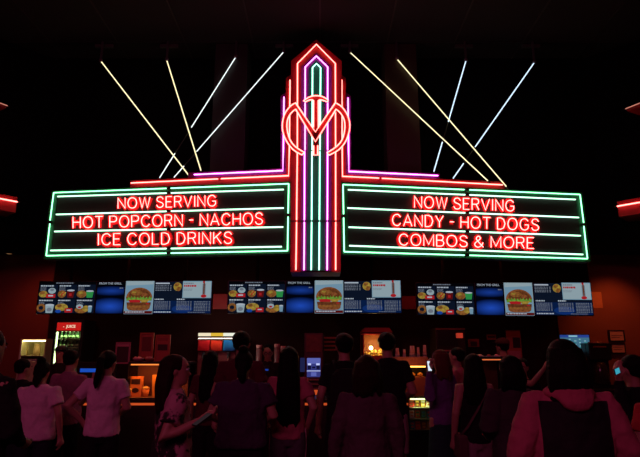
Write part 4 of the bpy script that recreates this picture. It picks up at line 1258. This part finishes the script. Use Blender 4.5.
# condiment bottles by the slush machine
for i, xx in enumerate((186, 189.5, 193)):
    p = at(xx, 372, 9.5)
    t = thing('syrup_bottle', 'dark syrup bottle on the back counter, %s the slush machine' % ('farthest from', 'second from', 'next to')[i], 'bottle', (p.x, 9.5, BTOP), 0, 'syrup bottles beside the slush machine')
    MB().lathe([(.028, 0), (.03, .02), (.03, .16), (.012, .22), (.012, .26)], (0, 0, 0), 12).build('bottle', mat('syrup', (.15, .03, .02), .3), t, True, local=True)
    MB().lathe([(.014, .26), (.014, .29)], (0, 0, 0), 10).build('cap', white, t, True, local=True)
for i, xx in enumerate((259, 277, 283)):
    p = at(xx, 352, 9.6)
    hh = at(0, (345, 344, 346)[i], 9.6).z - BTOP
    t = thing('cup_dispenser', 'tall tube of cups on the back counter, %s' % ('on the slush machine side of the worker', 'just past the worker in glasses', 'nearest the long-haired woman in jeans')[i], 'cups', (p.x, 9.6, BTOP), 0, 'cup tubes behind the worker')
    MB().lathe([(.05, 0), (.05, hh * .9)], (0, 0, 0), 14).build('tube', mat('dull_tube', (.2, .1, .1), .4), t, True, local=True)
    MB().lathe([(.045, hh * .9), (.052, hh)], (0, 0, 0), 14).build('top_cup', cupm, t, True, local=True)
# ================================================================ people
skin_m = mat('skin', (0.42, 0.22, 0.16), 0.55, scale=20, var=.12)
eye_m = mat('eye_white', (0.6, 0.58, 0.55), 0.3)
iris_m = mat('dark_iris', (0.02, 0.012, 0.01), 0.2)
lip_m = mat('lips', (0.35, 0.10, 0.09), 0.5)
def hairmat(name, col):
    m = mat(name, col, 0.5, scale=8)
    m.node_tree.nodes['Principled BSDF'].inputs['Specular IOR Level'].default_value = .06
    if m.get('done'): return m
    m['done'] = 1
    nt = m.node_tree
    b = nt.nodes['Principled BSDF']
    wv = nt.nodes.new('ShaderNodeTexWave')
    wv.bands_direction = 'X'
    wv.inputs['Scale'].default_value = 55
    wv.inputs['Distortion'].default_value = 3
    tc = nt.nodes['Texture Coordinate'] if 'Texture Coordinate' in nt.nodes else nt.nodes.new('ShaderNodeTexCoord')
    nt.links.new(tc.outputs['Object'], wv.inputs['Vector'])
    bp = nt.nodes.new('ShaderNodeBump')
    bp.inputs['Strength'].default_value = .3
    bp.inputs['Distance'].default_value = .01
    nt.links.new(wv.outputs['Fac'], bp.inputs['Height'])
    nt.links.new(bp.outputs['Normal'], b.inputs['Normal'])
    return m
h_black = hairmat('black_hair', (.006, .004, .004))
h_brown = hairmat('dark_brown_hair', (.018, .007, .005))
h_red = hairmat('auburn_hair', (.11, .03, .02))
def cloth(name, col, **k):
    m = mat('cloth_' + name, col, .9, bump=k.pop('bump', .7), scale=k.pop('scale', 7), **k)
    for n_ in m.node_tree.nodes:
        if n_.type == 'BUMP': n_.inputs['Distance'].default_value = .05
    m.node_tree.nodes['Principled BSDF'].inputs['Specular IOR Level'].default_value = .1
    return m
CLOUD = bpy.data.textures.new('folds', 'CLOUDS')
CLOUD.noise_scale = .11
def remesh(o, vox, smooth=3, disp=0.0):
    m = o.modifiers.new('r', 'REMESH'); m.mode = 'VOXEL'; m.voxel_size = vox
    s = o.modifiers.new('s', 'SMOOTH'); s.factor = .5; s.iterations = smooth
    if disp:
        d = o.modifiers.new('d', 'DISPLACE'); d.texture = CLOUD; d.strength = disp; d.mid_level = .5; d.texture_coords = 'LOCAL'
    dg = bpy.context.evaluated_depsgraph_get()
    me = bpy.data.meshes.new_from_object(o.evaluated_get(dg))
    o.modifiers.clear()
    old = o.data
    o.data = me
    bpy.data.meshes.remove(old)
    for p in me.polygons: p.use_smooth = True
def rx(p, c, yaw, pitch):
    q = Vector(p) - c
    q = Matrix.Rotation(math.radians(yaw), 3, 'Z') @ (Matrix.Rotation(math.radians(pitch), 3, 'X') @ q)
    return q + c
def person(hx, ty, Y, face, hair, hm, top, bottom, label, arms=('down', 'down'), yaw=0, pitch=0, w_=1.0, extra=(), group='people queuing at the counter', vox=.011, hairz=None):
    Hh = at(hx, ty, Y).z
    pos = at(hx, ty + 6, Y)
    s = (Hh - .012) / 1.70
    rz = math.radians(face)
    t = thing('person', label, 'person', (pos.x, Y, 0), rz, group)
    t.location.x = pos.x; t.location.y = Y
    MW = Matrix.Translation((pos.x, Y, 0)) @ Matrix.Rotation(rz, 4, 'Z')
    inv = MW.inverted()
    S = Matrix.Diagonal((s * w_, s * (w_ * .5 + .5), s, 1))
    Su = Matrix.Scale(s, 4)
    NK = Vector((0, -.005, 1.50))
    HM = Matrix.Translation(NK * s) @ Matrix.Rotation(math.radians(yaw), 4, 'Z') @ Matrix.Rotation(math.radians(pitch), 4, 'X') @ Matrix.Translation(-NK * s) @ Su
    # joints (metres, already scaled)
    def J(p): return Vector((p[0] * s * w_, p[1] * s, p[2] * s))
    A = {}
    for i, sd in enumerate((-1, 1)):
        sh_ = J((sd * .158, -.005, 1.378))
        a = arms[i]
        L1, L2 = .285 * s, .25 * s
        if a == 'down': el, wr = J((sd * .235, -.03, 1.13)), J((sd * .245, .05, .88))
        elif a == 'phone': el, wr = J((sd * .22, .03, 1.13)), J((sd * .09, .26, 1.17))
        elif a == 'front': el, wr = J((sd * .24, -.02, 1.13)), J((sd * .13, .20, 1.04))
        elif a == 'hip': el, wr = J((sd * .34, -.10, 1.17)), J((sd * .19, -.02, 1.0))
        elif a == 'pocket': el, wr = J((sd * .27, -.08, 1.14)), J((sd * .20, .06, .93))
        elif a == 'crossed': el, wr = J((sd * .23, .05, 1.14)), J((-sd * .05, .20, 1.16))
        else:
            wr = inv @ at(*a)
            d = wr - sh_
            L = min(d.length, (L1 + L2) * .985)
            d.normalize()
            wr = sh_ + d * L
            k = math.sqrt(max(0, L1 * L1 - (L / 2) ** 2))
            dn = Vector((sd * .3, -.25, -1)); dn = (dn - d * dn.dot(d)).normalized()
            el = sh_ + d * (L / 2) + dn * k
        A[sd] = (sh_, el, wr)
    leg = {}
    for sd in (-1, 1):
        leg[sd] = (J((sd * .085, 0, .92)), J((sd * .10, .015, .49)), J((sd * .105, -.02, .085)))
    # ---- body: one continuous skin
    B = MB()
    B.T = S
    B.stack([(.82, 0, 0, .12, .09), (.88, 0, 0, .16, .11), (.95, 0, 0, .165, .115), (1.05, 0, 0, .145, .10), (1.15, 0, .0, .145, .10), (1.27, 0, 0, .155, .108), (1.35, 0, -.005, .155, .10), (1.40, 0, -.01, .125, .085), (1.44, 0, -.01, .075, .065)], 18)
    B.T = Su
    B.stack([(1.42, 0, -.01, .06, .06), (1.48, 0, -.005, .052, .055), (1.54, 0, 0, .05, .055)], 14)
    B.T = HM
    B.stack([(1.478, 0, .055, .022, .025), (1.49, 0, .045, .038, .042), (1.52, 0, .022, .053, .072), (1.555, 0, .008, .063, .088), (1.59, 0, .0, .07, .095), (1.625, 0, -.004, .074, .098), (1.655, 0, -.008, .07, .09), (1.68, 0, -.012, .055, .07), (1.693, 0, -.015, .03, .04)], 20)
    B.add([(-.012, .085, 1.575), (.012, .085, 1.575), (.015, .085, 1.545), (-.015, .085, 1.545), (0, .088, 1.605), (0, .122, 1.553), (0, .095, 1.54)], [(0, 4, 5), (4, 1, 5), (1, 2, 5), (2, 6, 5), (6, 3, 5), (3, 0, 5), (0, 3, 6, 2, 1, 4)])
    for sd in (-1, 1):
        B.ell((sd * .074, -.005, 1.58), (.012, .02, .032), 10, 6)
    B.T = None
    for sd in (-1, 1):
        sh_, el, wr = A[sd]
        B.tube([sh_ + Vector((-sd * .04, 0, 0)), sh_, sh_.lerp(el, .5), el, el.lerp(wr, .4), wr], [.044 * s, .048 * s, .044 * s, .038 * s, .036 * s, .026 * s], 12)
        f = (wr - el).normalized()
        side = f.cross(Vector((0, 0, 1)))
        if side.length < .3: side = Vector((0, 1, 0)) - f * f.y
        side.normalize()
        nrm = side.cross(f).normalized()
        if arms[0 if sd < 0 else 1] == 'down':
            side = Vector((0, 1, 0)); side = (side - f * side.dot(f)).normalized(); nrm = Vector((-sd, 0, 0))
        B.tube([wr - f * .01, wr + f * .03, wr + f * .07, wr + f * .085], [.024, .030, .036, .030], 12)
        for q in range(4):
            o_ = side * (-.027 + .018 * q)
            L = (.062, .074, .070, .055)[q]
            b0 = wr + f * .07 + o_
            B.tube([b0, b0 + f * L * .5 + nrm * .008, b0 + f * L * .8 + nrm * .03, b0 + f * L * .85 + nrm * .045], [.0095, .009, .0085, .007], 8)
        b0 = wr + f * .025 - side * .028
        B.tube([b0, b0 + f * .03 - side * .018 + nrm * .012, b0 + f * .055 - side * .016 + nrm * .028], [.012, .0105, .008], 8)
        hp, kn, an = leg[sd]
        B.tube([hp + Vector((0, 0, .02)), hp.lerp(kn, .3), kn, kn.lerp(an, .35), an], [.088 * s, .085 * s, .055 * s, .055 * s, .036 * s], 14)
        B.tube([an + Vector((0, -.03, -.045)), an + Vector((0, .03, -.05)), an + Vector((sd * .01, .13, -.065))], [.03, .036, .022], 10)
    bo = B.build('body', skin_m, t, local=True)
    remesh(bo, vox if Y > 3 else .008, 2)
    # face details
    for sd in (-1, 1):
        E = MB(); E.T = HM
        E.ell((sd * .030, .084, 1.592), (.0125, .0125, .009), 10, 6)
        eo = E.build('eye', eye_m, t, True, local=True)
        E = MB(); E.T = HM
        E.ell((sd * .030, .0945, 1.592), (.006, .0035, .006), 8, 4)
        E.build('iris', iris_m, eo, True, local=True)
    E = MB(); E.T = HM
    E.ell((0, .0885, 1.522), (.022, .008, .007), 10, 5)
    E.build('mouth', lip_m, t, True, local=True)
    E = MB(); E.T = HM
    for sd in (-1, 1):
        E.tube([(sd * .016, .094, 1.612), (sd * .032, .093, 1.617), (sd * .048, .082, 1.610)], .004, 6)
    E.build('eyebrows', hm, t, True, local=True)
    # ---- hair
    Hr = MB(); Hr.T = HM
    R = random.Random(int(hx * 10))
    if hair != 'short':
        Hr.ell((0, -.026, 1.622), (.086, .104, .090), 20, 12)
    def strands(n, z1, spread, back=.06, r=.022, front=False, zs=1.655):
        for k in range(n):
            an = math.pi + math.pi * (k + .5) / n if not front else math.pi * .93 + math.pi * 1.14 * (k + .5) / n
            x0_, y0_ = .070 * math.cos(an), -.03 + .080 * math.sin(an)
            x1_, y1_ = (spread) * math.cos(an), -.03 - back * .4 + (spread * .62) * math.sin(an)
            ze = z1 + R.uniform(-.045, .03)
            j = R.uniform(-.012, .012)
            Hr.tube([(x0_, y0_, zs), ((x0_ + x1_) / 2 * 1.05 + j, (y0_ + y1_) / 2 - .01, (zs + z1) / 2), (x1_ + j, y1_, ze + .04), (x1_ * .93, y1_, ze)], [r, r * 1.25, r, r * .35], 8)
    if hair == 'short':
        Hr.ell((0, -.022, 1.628), (.088, .100, .085), 20, 12)
        Hr.ell((0, -.045, 1.575), (.074, .065, .05), 16, 8)
    elif hair == 'bob':
        strands(18, hairz or 1.44, .098, r=.022, front=True)
        Hr.ell((0, -.045, 1.56), (.092, .075, .09), 16, 8)
    elif hair == 'long':
        strands(18, hairz or 1.22, .092, back=.1, r=.020, front=True)
        Hr.stack([(1.60, 0, -.04, .09, .06), (1.45, 0, -.07, .082, .045), ((hairz or 1.22) + .06, 0, -.115, .085, .03), ((hairz or 1.22), 0, -.115, .05, .02)], 14)
    elif hair == 'pony':
        Hr.ell((0, -.115, 1.64), (.03, .03, .03), 12, 6)
        Hr.tube([(0, -.11, 1.64), (.01, -.16, 1.60), (.015, -.155, 1.48), (.0, -.15, 1.36), (0, -.145, 1.30)], [.028, .036, .040, .03, .008], 10)
        Hr.ell((0, -.05, 1.56), (.075, .06, .05), 12, 6)
    elif hair == 'bun':
        Hr.ell((0, -.10, 1.70), (.05, .05, .045), 14, 8)
        Hr.ell((0, -.06, 1.57), (.078, .065, .07), 14, 8)
        Hr.tube([(0, -.08, 1.56), (0, -.09, 1.46), (0.01, -.10, 1.40)], [.05, .045, .015], 10)
    ho = Hr.build('hair', hm, t, local=True)
    remesh(ho, .009 if Y > 3 else .007, 2, .012)
    # ---- top
    kind, tm = top
    C = MB()
    e = .016
    S2 = Matrix.Diagonal((s * w_, s * (w_ * .5 + .5), s, 1))
    C.T = S2
    loose = .03 if kind in ('hoodie', 'loose') else .012
    C.stack([(.86, 0, 0, .165 + loose, .118 + loose), (.90, 0, 0, .175 + loose, .125 + loose), (1.0, 0, 0, .165 + loose, .118 + loose), (1.10, 0, 0, .157 + loose, .112 + loose), (1.22, 0, 0, .167 + loose * .7, .118 + loose * .7), (1.32, 0, -.003, .170, .118 + loose * .3), (1.38, 0, -.008, .150, .105), (1.42, 0, -.01, .110, .085), (1.455, 0, -.01, .07, .066)], 22)
    C.T = None
    for sd in (-1, 1):
        sh_, el, wr = A[sd]
        k = (1.25 if kind in ('hoodie', 'loose') else 1.0) * s
        if kind == 'tank':
            continue
        C.tube([sh_ + Vector((-sd * .06 * s, 0, .0)), sh_ + Vector((0, 0, -.005)), sh_.lerp(el, .3), sh_.lerp(el, .62)], [.052 * min(k, s), .058 * min(k, 1.08 * s), .060 * k, .064 * k], 14)
        if kind in ('long', 'hoodie'):
            C.tube([sh_.lerp(el, .5), el, el.lerp(wr, .5), el.lerp(wr, .97)], [.060 * k, .053 * k, .048 * k, .038 * k], 14)
    to = C.build('top', tm, t, local=True)
    remesh(to, .012 if Y > 3 else .009, 4, .034 if kind != 'tank' else .012)
    # ---- bottoms and shoes
    bk, bmm = bottom
    C = MB()
    C.T = S2
    if bk == 'skirt':
        C.stack([(.22, 0, 0, .25, .20), (.5, 0, 0, .22, .17), (.80, 0, 0, .19, .14), (.95, 0, 0, .172, .122), (1.03, 0, 0, .155, .11)], 24)
        C.T = None
    else:
        C.stack([(.80, 0, 0, .13, .10), (.86, 0, 0, .172, .122), (.95, 0, 0, .175, .125), (1.02, 0, 0, .158, .112)], 20)
        C.T = None
        for sd in (-1, 1):
            hp, kn, an = leg[sd]
            if bk == 'shorts':
                C.tube([hp, hp.lerp(kn, .4), hp.lerp(kn, .85)], [.10 * s, .10 * s, .088 * s], 14)
            else:
                C.tube([hp, hp.lerp(kn, .35), kn, kn.lerp(an, .4), an + Vector((0, 0, .0))], [.098 * s, .097 * s, .068 * s, .065 * s, .055 * s], 14)
    po = C.build('skirt' if bk == 'skirt' else 'shorts' if bk == 'shorts' else 'trousers', bmm, t, local=True)
    remesh(po, .013, 3, .012)
    shm = cloth('shoe_black', (.02, .02, .02))
    for sd in (-1, 1):
        an = leg[sd][2]
        C = MB()
        x_, y_ = an.x + sd * .005, an.y
        C.stack([(.0, x_, y_ + .055, .042, .125), (.03, x_, y_ + .055, .046, .13), (.055, x_, y_ + .04, .042, .11), (.085, x_, y_ - .005, .036, .055), (.10, x_, y_ - .01, .035, .045)], 16)
        C.build('shoe', shm, t, True, local=True)
    ctx = dict(t=t, s=s, w=w_, S=S2, HM=HM, A=A, inv=inv)
    for ex in extra:
        ex(ctx)
    return t
def ex_cap(m):
    def f(c):
        C = MB(); C.T = c['HM']
        C.ell((0, -.012, 1.655), (.094, .112, .072), 20, 10)
        C.build('cap', m, c['t'], True, local=True)
        C = MB(); C.T = c['HM']
        C.stack([(1.655, 0, .11, .07, .07), (1.662, 0, .11, .07, .07)], 18)
        C.build('cap_brim', m, c['t'], True, local=True)
    return f
def ex_glasses(c):
    C = MB(); C.T = c['HM']
    for sd in (-1, 1):
        C.tube([(sd * .03 + .022 * math.cos(a * math.pi / 6), .104, 1.59 + .017 * math.sin(a * math.pi / 6)) for a in range(12)], .003, 6, True)
        C.tube([(sd * .052, .104, 1.595), (sd * .08, .0, 1.59)], .003, 6)
    C.tube([(-.009, .105, 1.593), (.009, .105, 1.593)], .003, 6)
    C.build('glasses', plastic, c['t'], True, local=True)
def ex_hood(m):
    def f(c):
        C = MB(); C.T = c['S']
        for k in range(3):
            r_ = .092 - .010 * k
            C.tube([(r_ * math.cos(a), -.035 + r_ * .85 * math.sin(a) - .01 * k, 1.42 + .014 * k + .012 * math.sin(a)) for a in [2 * math.pi * j / 22 for j in range(22)]], .024, 10, True)
        C.stack([(1.335, 0, -.122, .03, .02), (1.35, 0, -.124, .055, .026), (1.38, 0, -.118, .075, .034), (1.415, 0, -.10, .085, .04), (1.44, 0, -.08, .07, .035)], 18)
        o = C.build('hood', m, c['t'], local=True)
        remesh(o, .01, 4, .016)
    return f
def ex_strap(m, sd=1):
    def f(c):
        C = MB(); C.T = c['S']
        C.tube([(sd * .12, .10, 1.38), (sd * .13, 0, 1.455), (sd * .10, -.125, 1.36), (-sd * .02, -.155, 1.18), (-sd * .14, -.14, 1.02), (-sd * .2, -.06, .93)], .014, 8, sq=(.4, 1))
        C.build('bag_strap', m, c['t'], True, local=True)
        C = MB(); C.T = c['S']
        C.box((-sd * .2 - .05, -.16, .72), (-sd * .2 + .05, .10, .94))
        C.build('shoulder_bag', m, c['t'], local=True, bevel=.015)
    return f
def ex_backpack(m):
    def f(c):
        C = MB(); C.T = c['S']
        C.stack([(.98, 0, -.20, .13, .07), (1.0, 0, -.21, .16, .09), (1.18, 0, -.22, .165, .095), (1.33, 0, -.20, .15, .085), (1.39, 0, -.18, .10, .05)], 20)
        o = C.build('backpack', m, c['t'], local=True)
        remesh(o, .012, 3, .012)
        for sd in (-1, 1):
            C = MB(); C.T = c['S']
            C.tube([(sd * .10, -.14, 1.37), (sd * .11, -.04, 1.455), (sd * .115, .08, 1.40), (sd * .13, .12, 1.25), (sd * .16, -.02, 1.05)], .016, 8, sq=(.5, 1))
            C.build('backpack_strap', m, c['t'], True, local=True)
    return f
def ex_piping(m):
    def f(c):
        s = c['s']; w_ = c['w']
        for sd in (-1, 1):
            C = MB()
            C.tube([(sd * .178 * s * w_, -.02, .95 * s), (sd * .185 * s * w_, -.02, .8 * s), (sd * .168 * s * w_, -.01, .5 * s), (sd * .162 * s * w_, -.02, .12 * s)], .012, 8)
            C.build('side_stripe', m, c['t'], True, local=True, label='pale stripe down the trouser leg')
    return f
# materials with pattern
def pattern(name, base, ink_, kind):
    m = mat(name, base, .85, bump=.3, scale=14)
    nt = m.node_tree
    b = nt.nodes['Principled BSDF']
    tc = nt.nodes.new('ShaderNodeTexCoord')
    mx = nt.nodes.new('ShaderNodeMix'); mx.data_type = 'RGBA'
    mx.inputs[6].default_value = (*base, 1); mx.inputs[7].default_value = (*ink_, 1)
    if kind == 'floral':
        v = nt.nodes.new('ShaderNodeTexNoise'); v.inputs['Scale'].default_value = 5.5; v.inputs['Detail'].default_value = 5; v.inputs['Roughness'].default_value = .65
        r = nt.nodes.new('ShaderNodeValToRGB'); r.color_ramp.elements[0].position = .47; r.color_ramp.elements[1].position = .52
        nt.links.new(tc.outputs['Object'], v.inputs['Vector']); nt.links.new(v.outputs['Fac'], r.inputs['Fac']); nt.links.new(r.outputs['Color'], mx.inputs[0])
    else:
        sx = nt.nodes.new('ShaderNodeSeparateXYZ'); nt.links.new(tc.outputs['Object'], sx.inputs[0])
        a = nt.nodes.new('ShaderNodeMath'); a.operation = 'LESS_THAN'; a.inputs[1].default_value = kind[0]
        nt.links.new(sx.outputs['Z'], a.inputs[0])
        ab = nt.nodes.new('ShaderNodeMath'); ab.operation = 'ABSOLUTE'; nt.links.new(sx.outputs['X'], ab.inputs[0])
        c = nt.nodes.new('ShaderNodeMath'); c.operation = 'LESS_THAN'; c.inputs[1].default_value = kind[1]
        nt.links.new(ab.outputs[0], c.inputs[0])
        mu = nt.nodes.new('ShaderNodeMath'); mu.operation = 'MULTIPLY'
        nt.links.new(a.outputs[0], mu.inputs[0]); nt.links.new(c.outputs[0], mu.inputs[1]); nt.links.new(mu.outputs[0], mx.inputs[0])
    nt.links.new(mx.outputs[2], b.inputs['Base Color'])
    return m
pale = cloth('pale_pink', (.75, .5, .62)); white_t = cloth('off_white', (.7, .62, .66)); blk = cloth('black', (.012, .01, .012)); jeans = cloth('dark_denim', (.02, .022, .035)); ljeans = cloth('grey_denim', (.10, .09, .11))
plum = cloth('plum', (.065, .035, .08)); maroon_t = cloth('maroon', (.09, .018, .028)); rose = cloth('rose', (.48, .14, .18)); greyp = cloth('grey_mauve', (.09, .055, .07)); char = cloth('charcoal', (.05, .035, .045)); violet = cloth('violet_jacket', (.16, .07, .26))
tealsk = cloth('dark_teal', (.02, .06, .055)); lightshort = cloth('light_shorts', (.3, .2, .22)); pipe = cloth('pale_stripe', (.6, .4, .42))
floral = pattern('floral_shirt', (.5, .25, .3), (.015, .01, .012), 'floral')
hood_t = pattern('colour_block_hoodie', (.45, .11, .155), (.006, .006, .007), (1.345, .178))
hood_p = cloth('hoodie_pink', (.45, .11, .155))
person(-9, 327, 3.3, -15, 'short', h_black, ('long', blk), ('trousers', cloth('dull_khaki', (.10, .06, .05))), 'tall person in black jacket standing side-on at the picture edge beside the white tee', arms=('down', 'front'))
person(24, 358.5, 6.2, -30, 'short', h_black, ('tee', blk), ('trousers', jeans), 'short dark-haired person in front of the yellow warming cabinet, only the head showing', vox=.013)
person(42, 361, 5.5, 4, 'bun', h_black, ('loose', pale), ('trousers', jeans), 'person with dark gathered hair in a loose bright pink-white tee and jeans', w_=1.08, pitch=-18, arms=('front', 'down'))
person(72, 349, 6.15, -8, 'short', h_black, ('tee', cloth('dusty_pink', (.30, .13, .19))), ('trousers', blk), 'short-haired person in a dusty pink tee reaching one arm towards the ponytail woman', arms=('down', (91.5, 384, 5.95)), w_=.98)
person(108, 350, 5.35, 14, 'pony', h_black, ('tee', pale), ('trousers', blk), 'woman with a black ponytail in a pale pink tee and black trousers, bent elbow', arms=('hip', 'front'), w_=.96, yaw=-25, pitch=-10)
person(177, 353.5, 3.9, -62, 'long', h_brown, ('loose', floral), ('trousers', blk), 'long-haired woman in pink and black floral shirt turned to look along the counter', arms=('down', (201, 420, 3.75)), w_=.92, yaw=-18, hairz=1.30)
person(211, 350, 6.1, 5, 'long', h_black, ('tee', maroon_t), ('trousers', blk), 'woman with long straight black hair in a dark maroon top before the slush machine', w_=.88, hairz=1.15)
person(242, 331, 5.5, -5, 'short', h_black, ('tee', maroon_t), ('trousers', blk), 'tall short-haired person in a maroon tee behind the woman in the plum top', w_=1.02)
person(244, 350, 4.75, 0, 'bun', h_black, ('loose', plum), ('trousers', cloth('dark_plum', (.03, .018, .035))), 'woman with pinned-up hair in an oversized plum tee hiding her hands', arms=('front', 'front'), w_=1.2, pitch=-12)
person(289, 346, 5.1, 3, 'long', h_black, ('tee', rose), ('trousers', ljeans), 'woman with very long black hair in a rose tee and striped grey trousers', arms=('front', 'pocket'), w_=.9, hairz=1.0, extra=(ex_piping(pipe),))
person(344, 333, 5.3, 6, 'short', h_black, ('tee', blk), ('trousers', blk), 'tall person all in black wearing a rounded black backpack', w_=.98, extra=(ex_backpack(cloth('backpack_black', (.015, .012, .015))),))
person(366, 354, 3.85, 2, 'bob', h_brown, ('long', greyp), ('trousers', jeans), 'woman with a chin-length bob in a grey-mauve long-sleeved top, centre of the queue', w_=1.0)
person(387, 332, 5.75, -10, 'short', h_black, ('tee', blk), ('shorts', lightshort), 'tall short-haired man in a black tee and light shorts before the popcorn machine', w_=1.0, arms=('down', 'front'))
person(439, 349, 6.1, 28, 'long', h_red, ('long', violet), ('skirt', tealsk), 'auburn-haired woman in a violet jacket and long dark skirt holding up a bright phone', arms=((429, 371, 5.8), 'down'), w_=.88, hairz=1.38)
person(456, 347, 6.75, 60, 'short', h_black, ('tee', rose), ('trousers', blk), 'short-haired person in a rose tee turned sideways beside the violet jacket', w_=.95, arms=('front', 'down'))
person(472, 353, 5.1, 2, 'long', h_black, ('tank', blk), ('shorts', lightshort), 'long-haired woman in a black sleeveless top with a diagonal bag strap and light shorts', w_=.88, hairz=1.22, extra=(ex_strap(cloth('grey_strap', (.12, .06, .07)), 1),))
person(508, 354.5, 4.3, 10, 'bob', h_black, ('hoodie', char), ('trousers', blk), 'dark-haired person in a charcoal hoodie before the serving hutch', arms=('front', 'front'), w_=.95)
person(522, 358, 6.6, 150, 'short', h_black, ('tee', blk), ('trousers', blk), 'short person in dark clothes facing out, arm raised towards the pink hoodie', arms=('down', (549, 366, 6.3)), w_=.95, pitch=-8)
person(561, 338.5, 2.95, -2, 'long', h_black, ('hoodie', hood_t), ('trousers', blk), 'large long-haired person in a pink hoodie with a black block across the back', w_=1.2, hairz=1.385, extra=(ex_hood(hood_p),), arms=('down', 'down'))
person(630, 354, 4.2, 25, 'short', h_black, ('long', blk), ('trousers', blk), 'person in black holding up a glowing cyan phone under the framed notices', arms=((619, 379, 3.95), 'down'))
person(659, 362, 3.6, 0, 'short', h_black, ('tee', cloth('bright_red', (.5, .05, .06))), ('trousers', blk), 'person at the picture edge with just a red sleeve showing', arms=('down', 'down'))
# workers
sg = 'workers behind the counter'
uni = cloth('uniform_black', (.02, .012, .014))
person(61, 346, 8.45, 172, 'short', h_black, ('tee', uni), ('trousers', blk), 'worker in a dark cap behind the counter in front of the drinks cooler', arms=('front', 'front'), extra=(ex_cap(plastic),), group=sg, vox=.013)
person(268, 344, 8.45, 185, 'short', h_black, ('tee', uni), ('trousers', blk), 'worker with glasses behind the counter looking down at a register', arms=('front', 'front'), extra=(ex_glasses,), group=sg, pitch=-14, vox=.013)
person(502, 338.5, 8.5, 30, 'short', h_black, ('tee', uni), ('trousers', blk), 'worker in a pale-banded cap behind the serving hutch', arms=('front', 'front'), extra=(ex_cap(cloth('cap_maroon', (.10, .03, .03))),), group=sg, vox=.013)
# phones
def phone(label, x, y, Y, rz, tilt, col, s=1.0, roll=0):
    t = thing('smartphone', label, 'phone', at(x, y, Y), 0, 'phones held up in the queue')
    t.rotation_euler = (math.radians(tilt), math.radians(roll), math.radians(rz))
    MB().box((-.037 * s, 0, -.075 * s), (.037 * s, .009, .075 * s)).build('case', plastic, t, bevel=.003, local=True)
    MB().box((-.033 * s, -.001, -.069 * s), (.033 * s, .0, .069 * s)).build('screen', glow('phone_' + str(x), col), t, local=True, label='glowing screen')
phone('bright white-blue phone held up beside the auburn-haired woman', 429.5, 366, 5.76, 28, -8, (.75, .85, 1.0), .72)
phone('cyan phone glowing beside the person in black under the framed notices', 617.5, 371, 3.85, 15, -25, (.04, .33, .45), .55, 80)
phone('dark phone held low by the woman in the floral shirt', 202, 419, 3.68, -50, -60, (.02, .012, .015), .9)
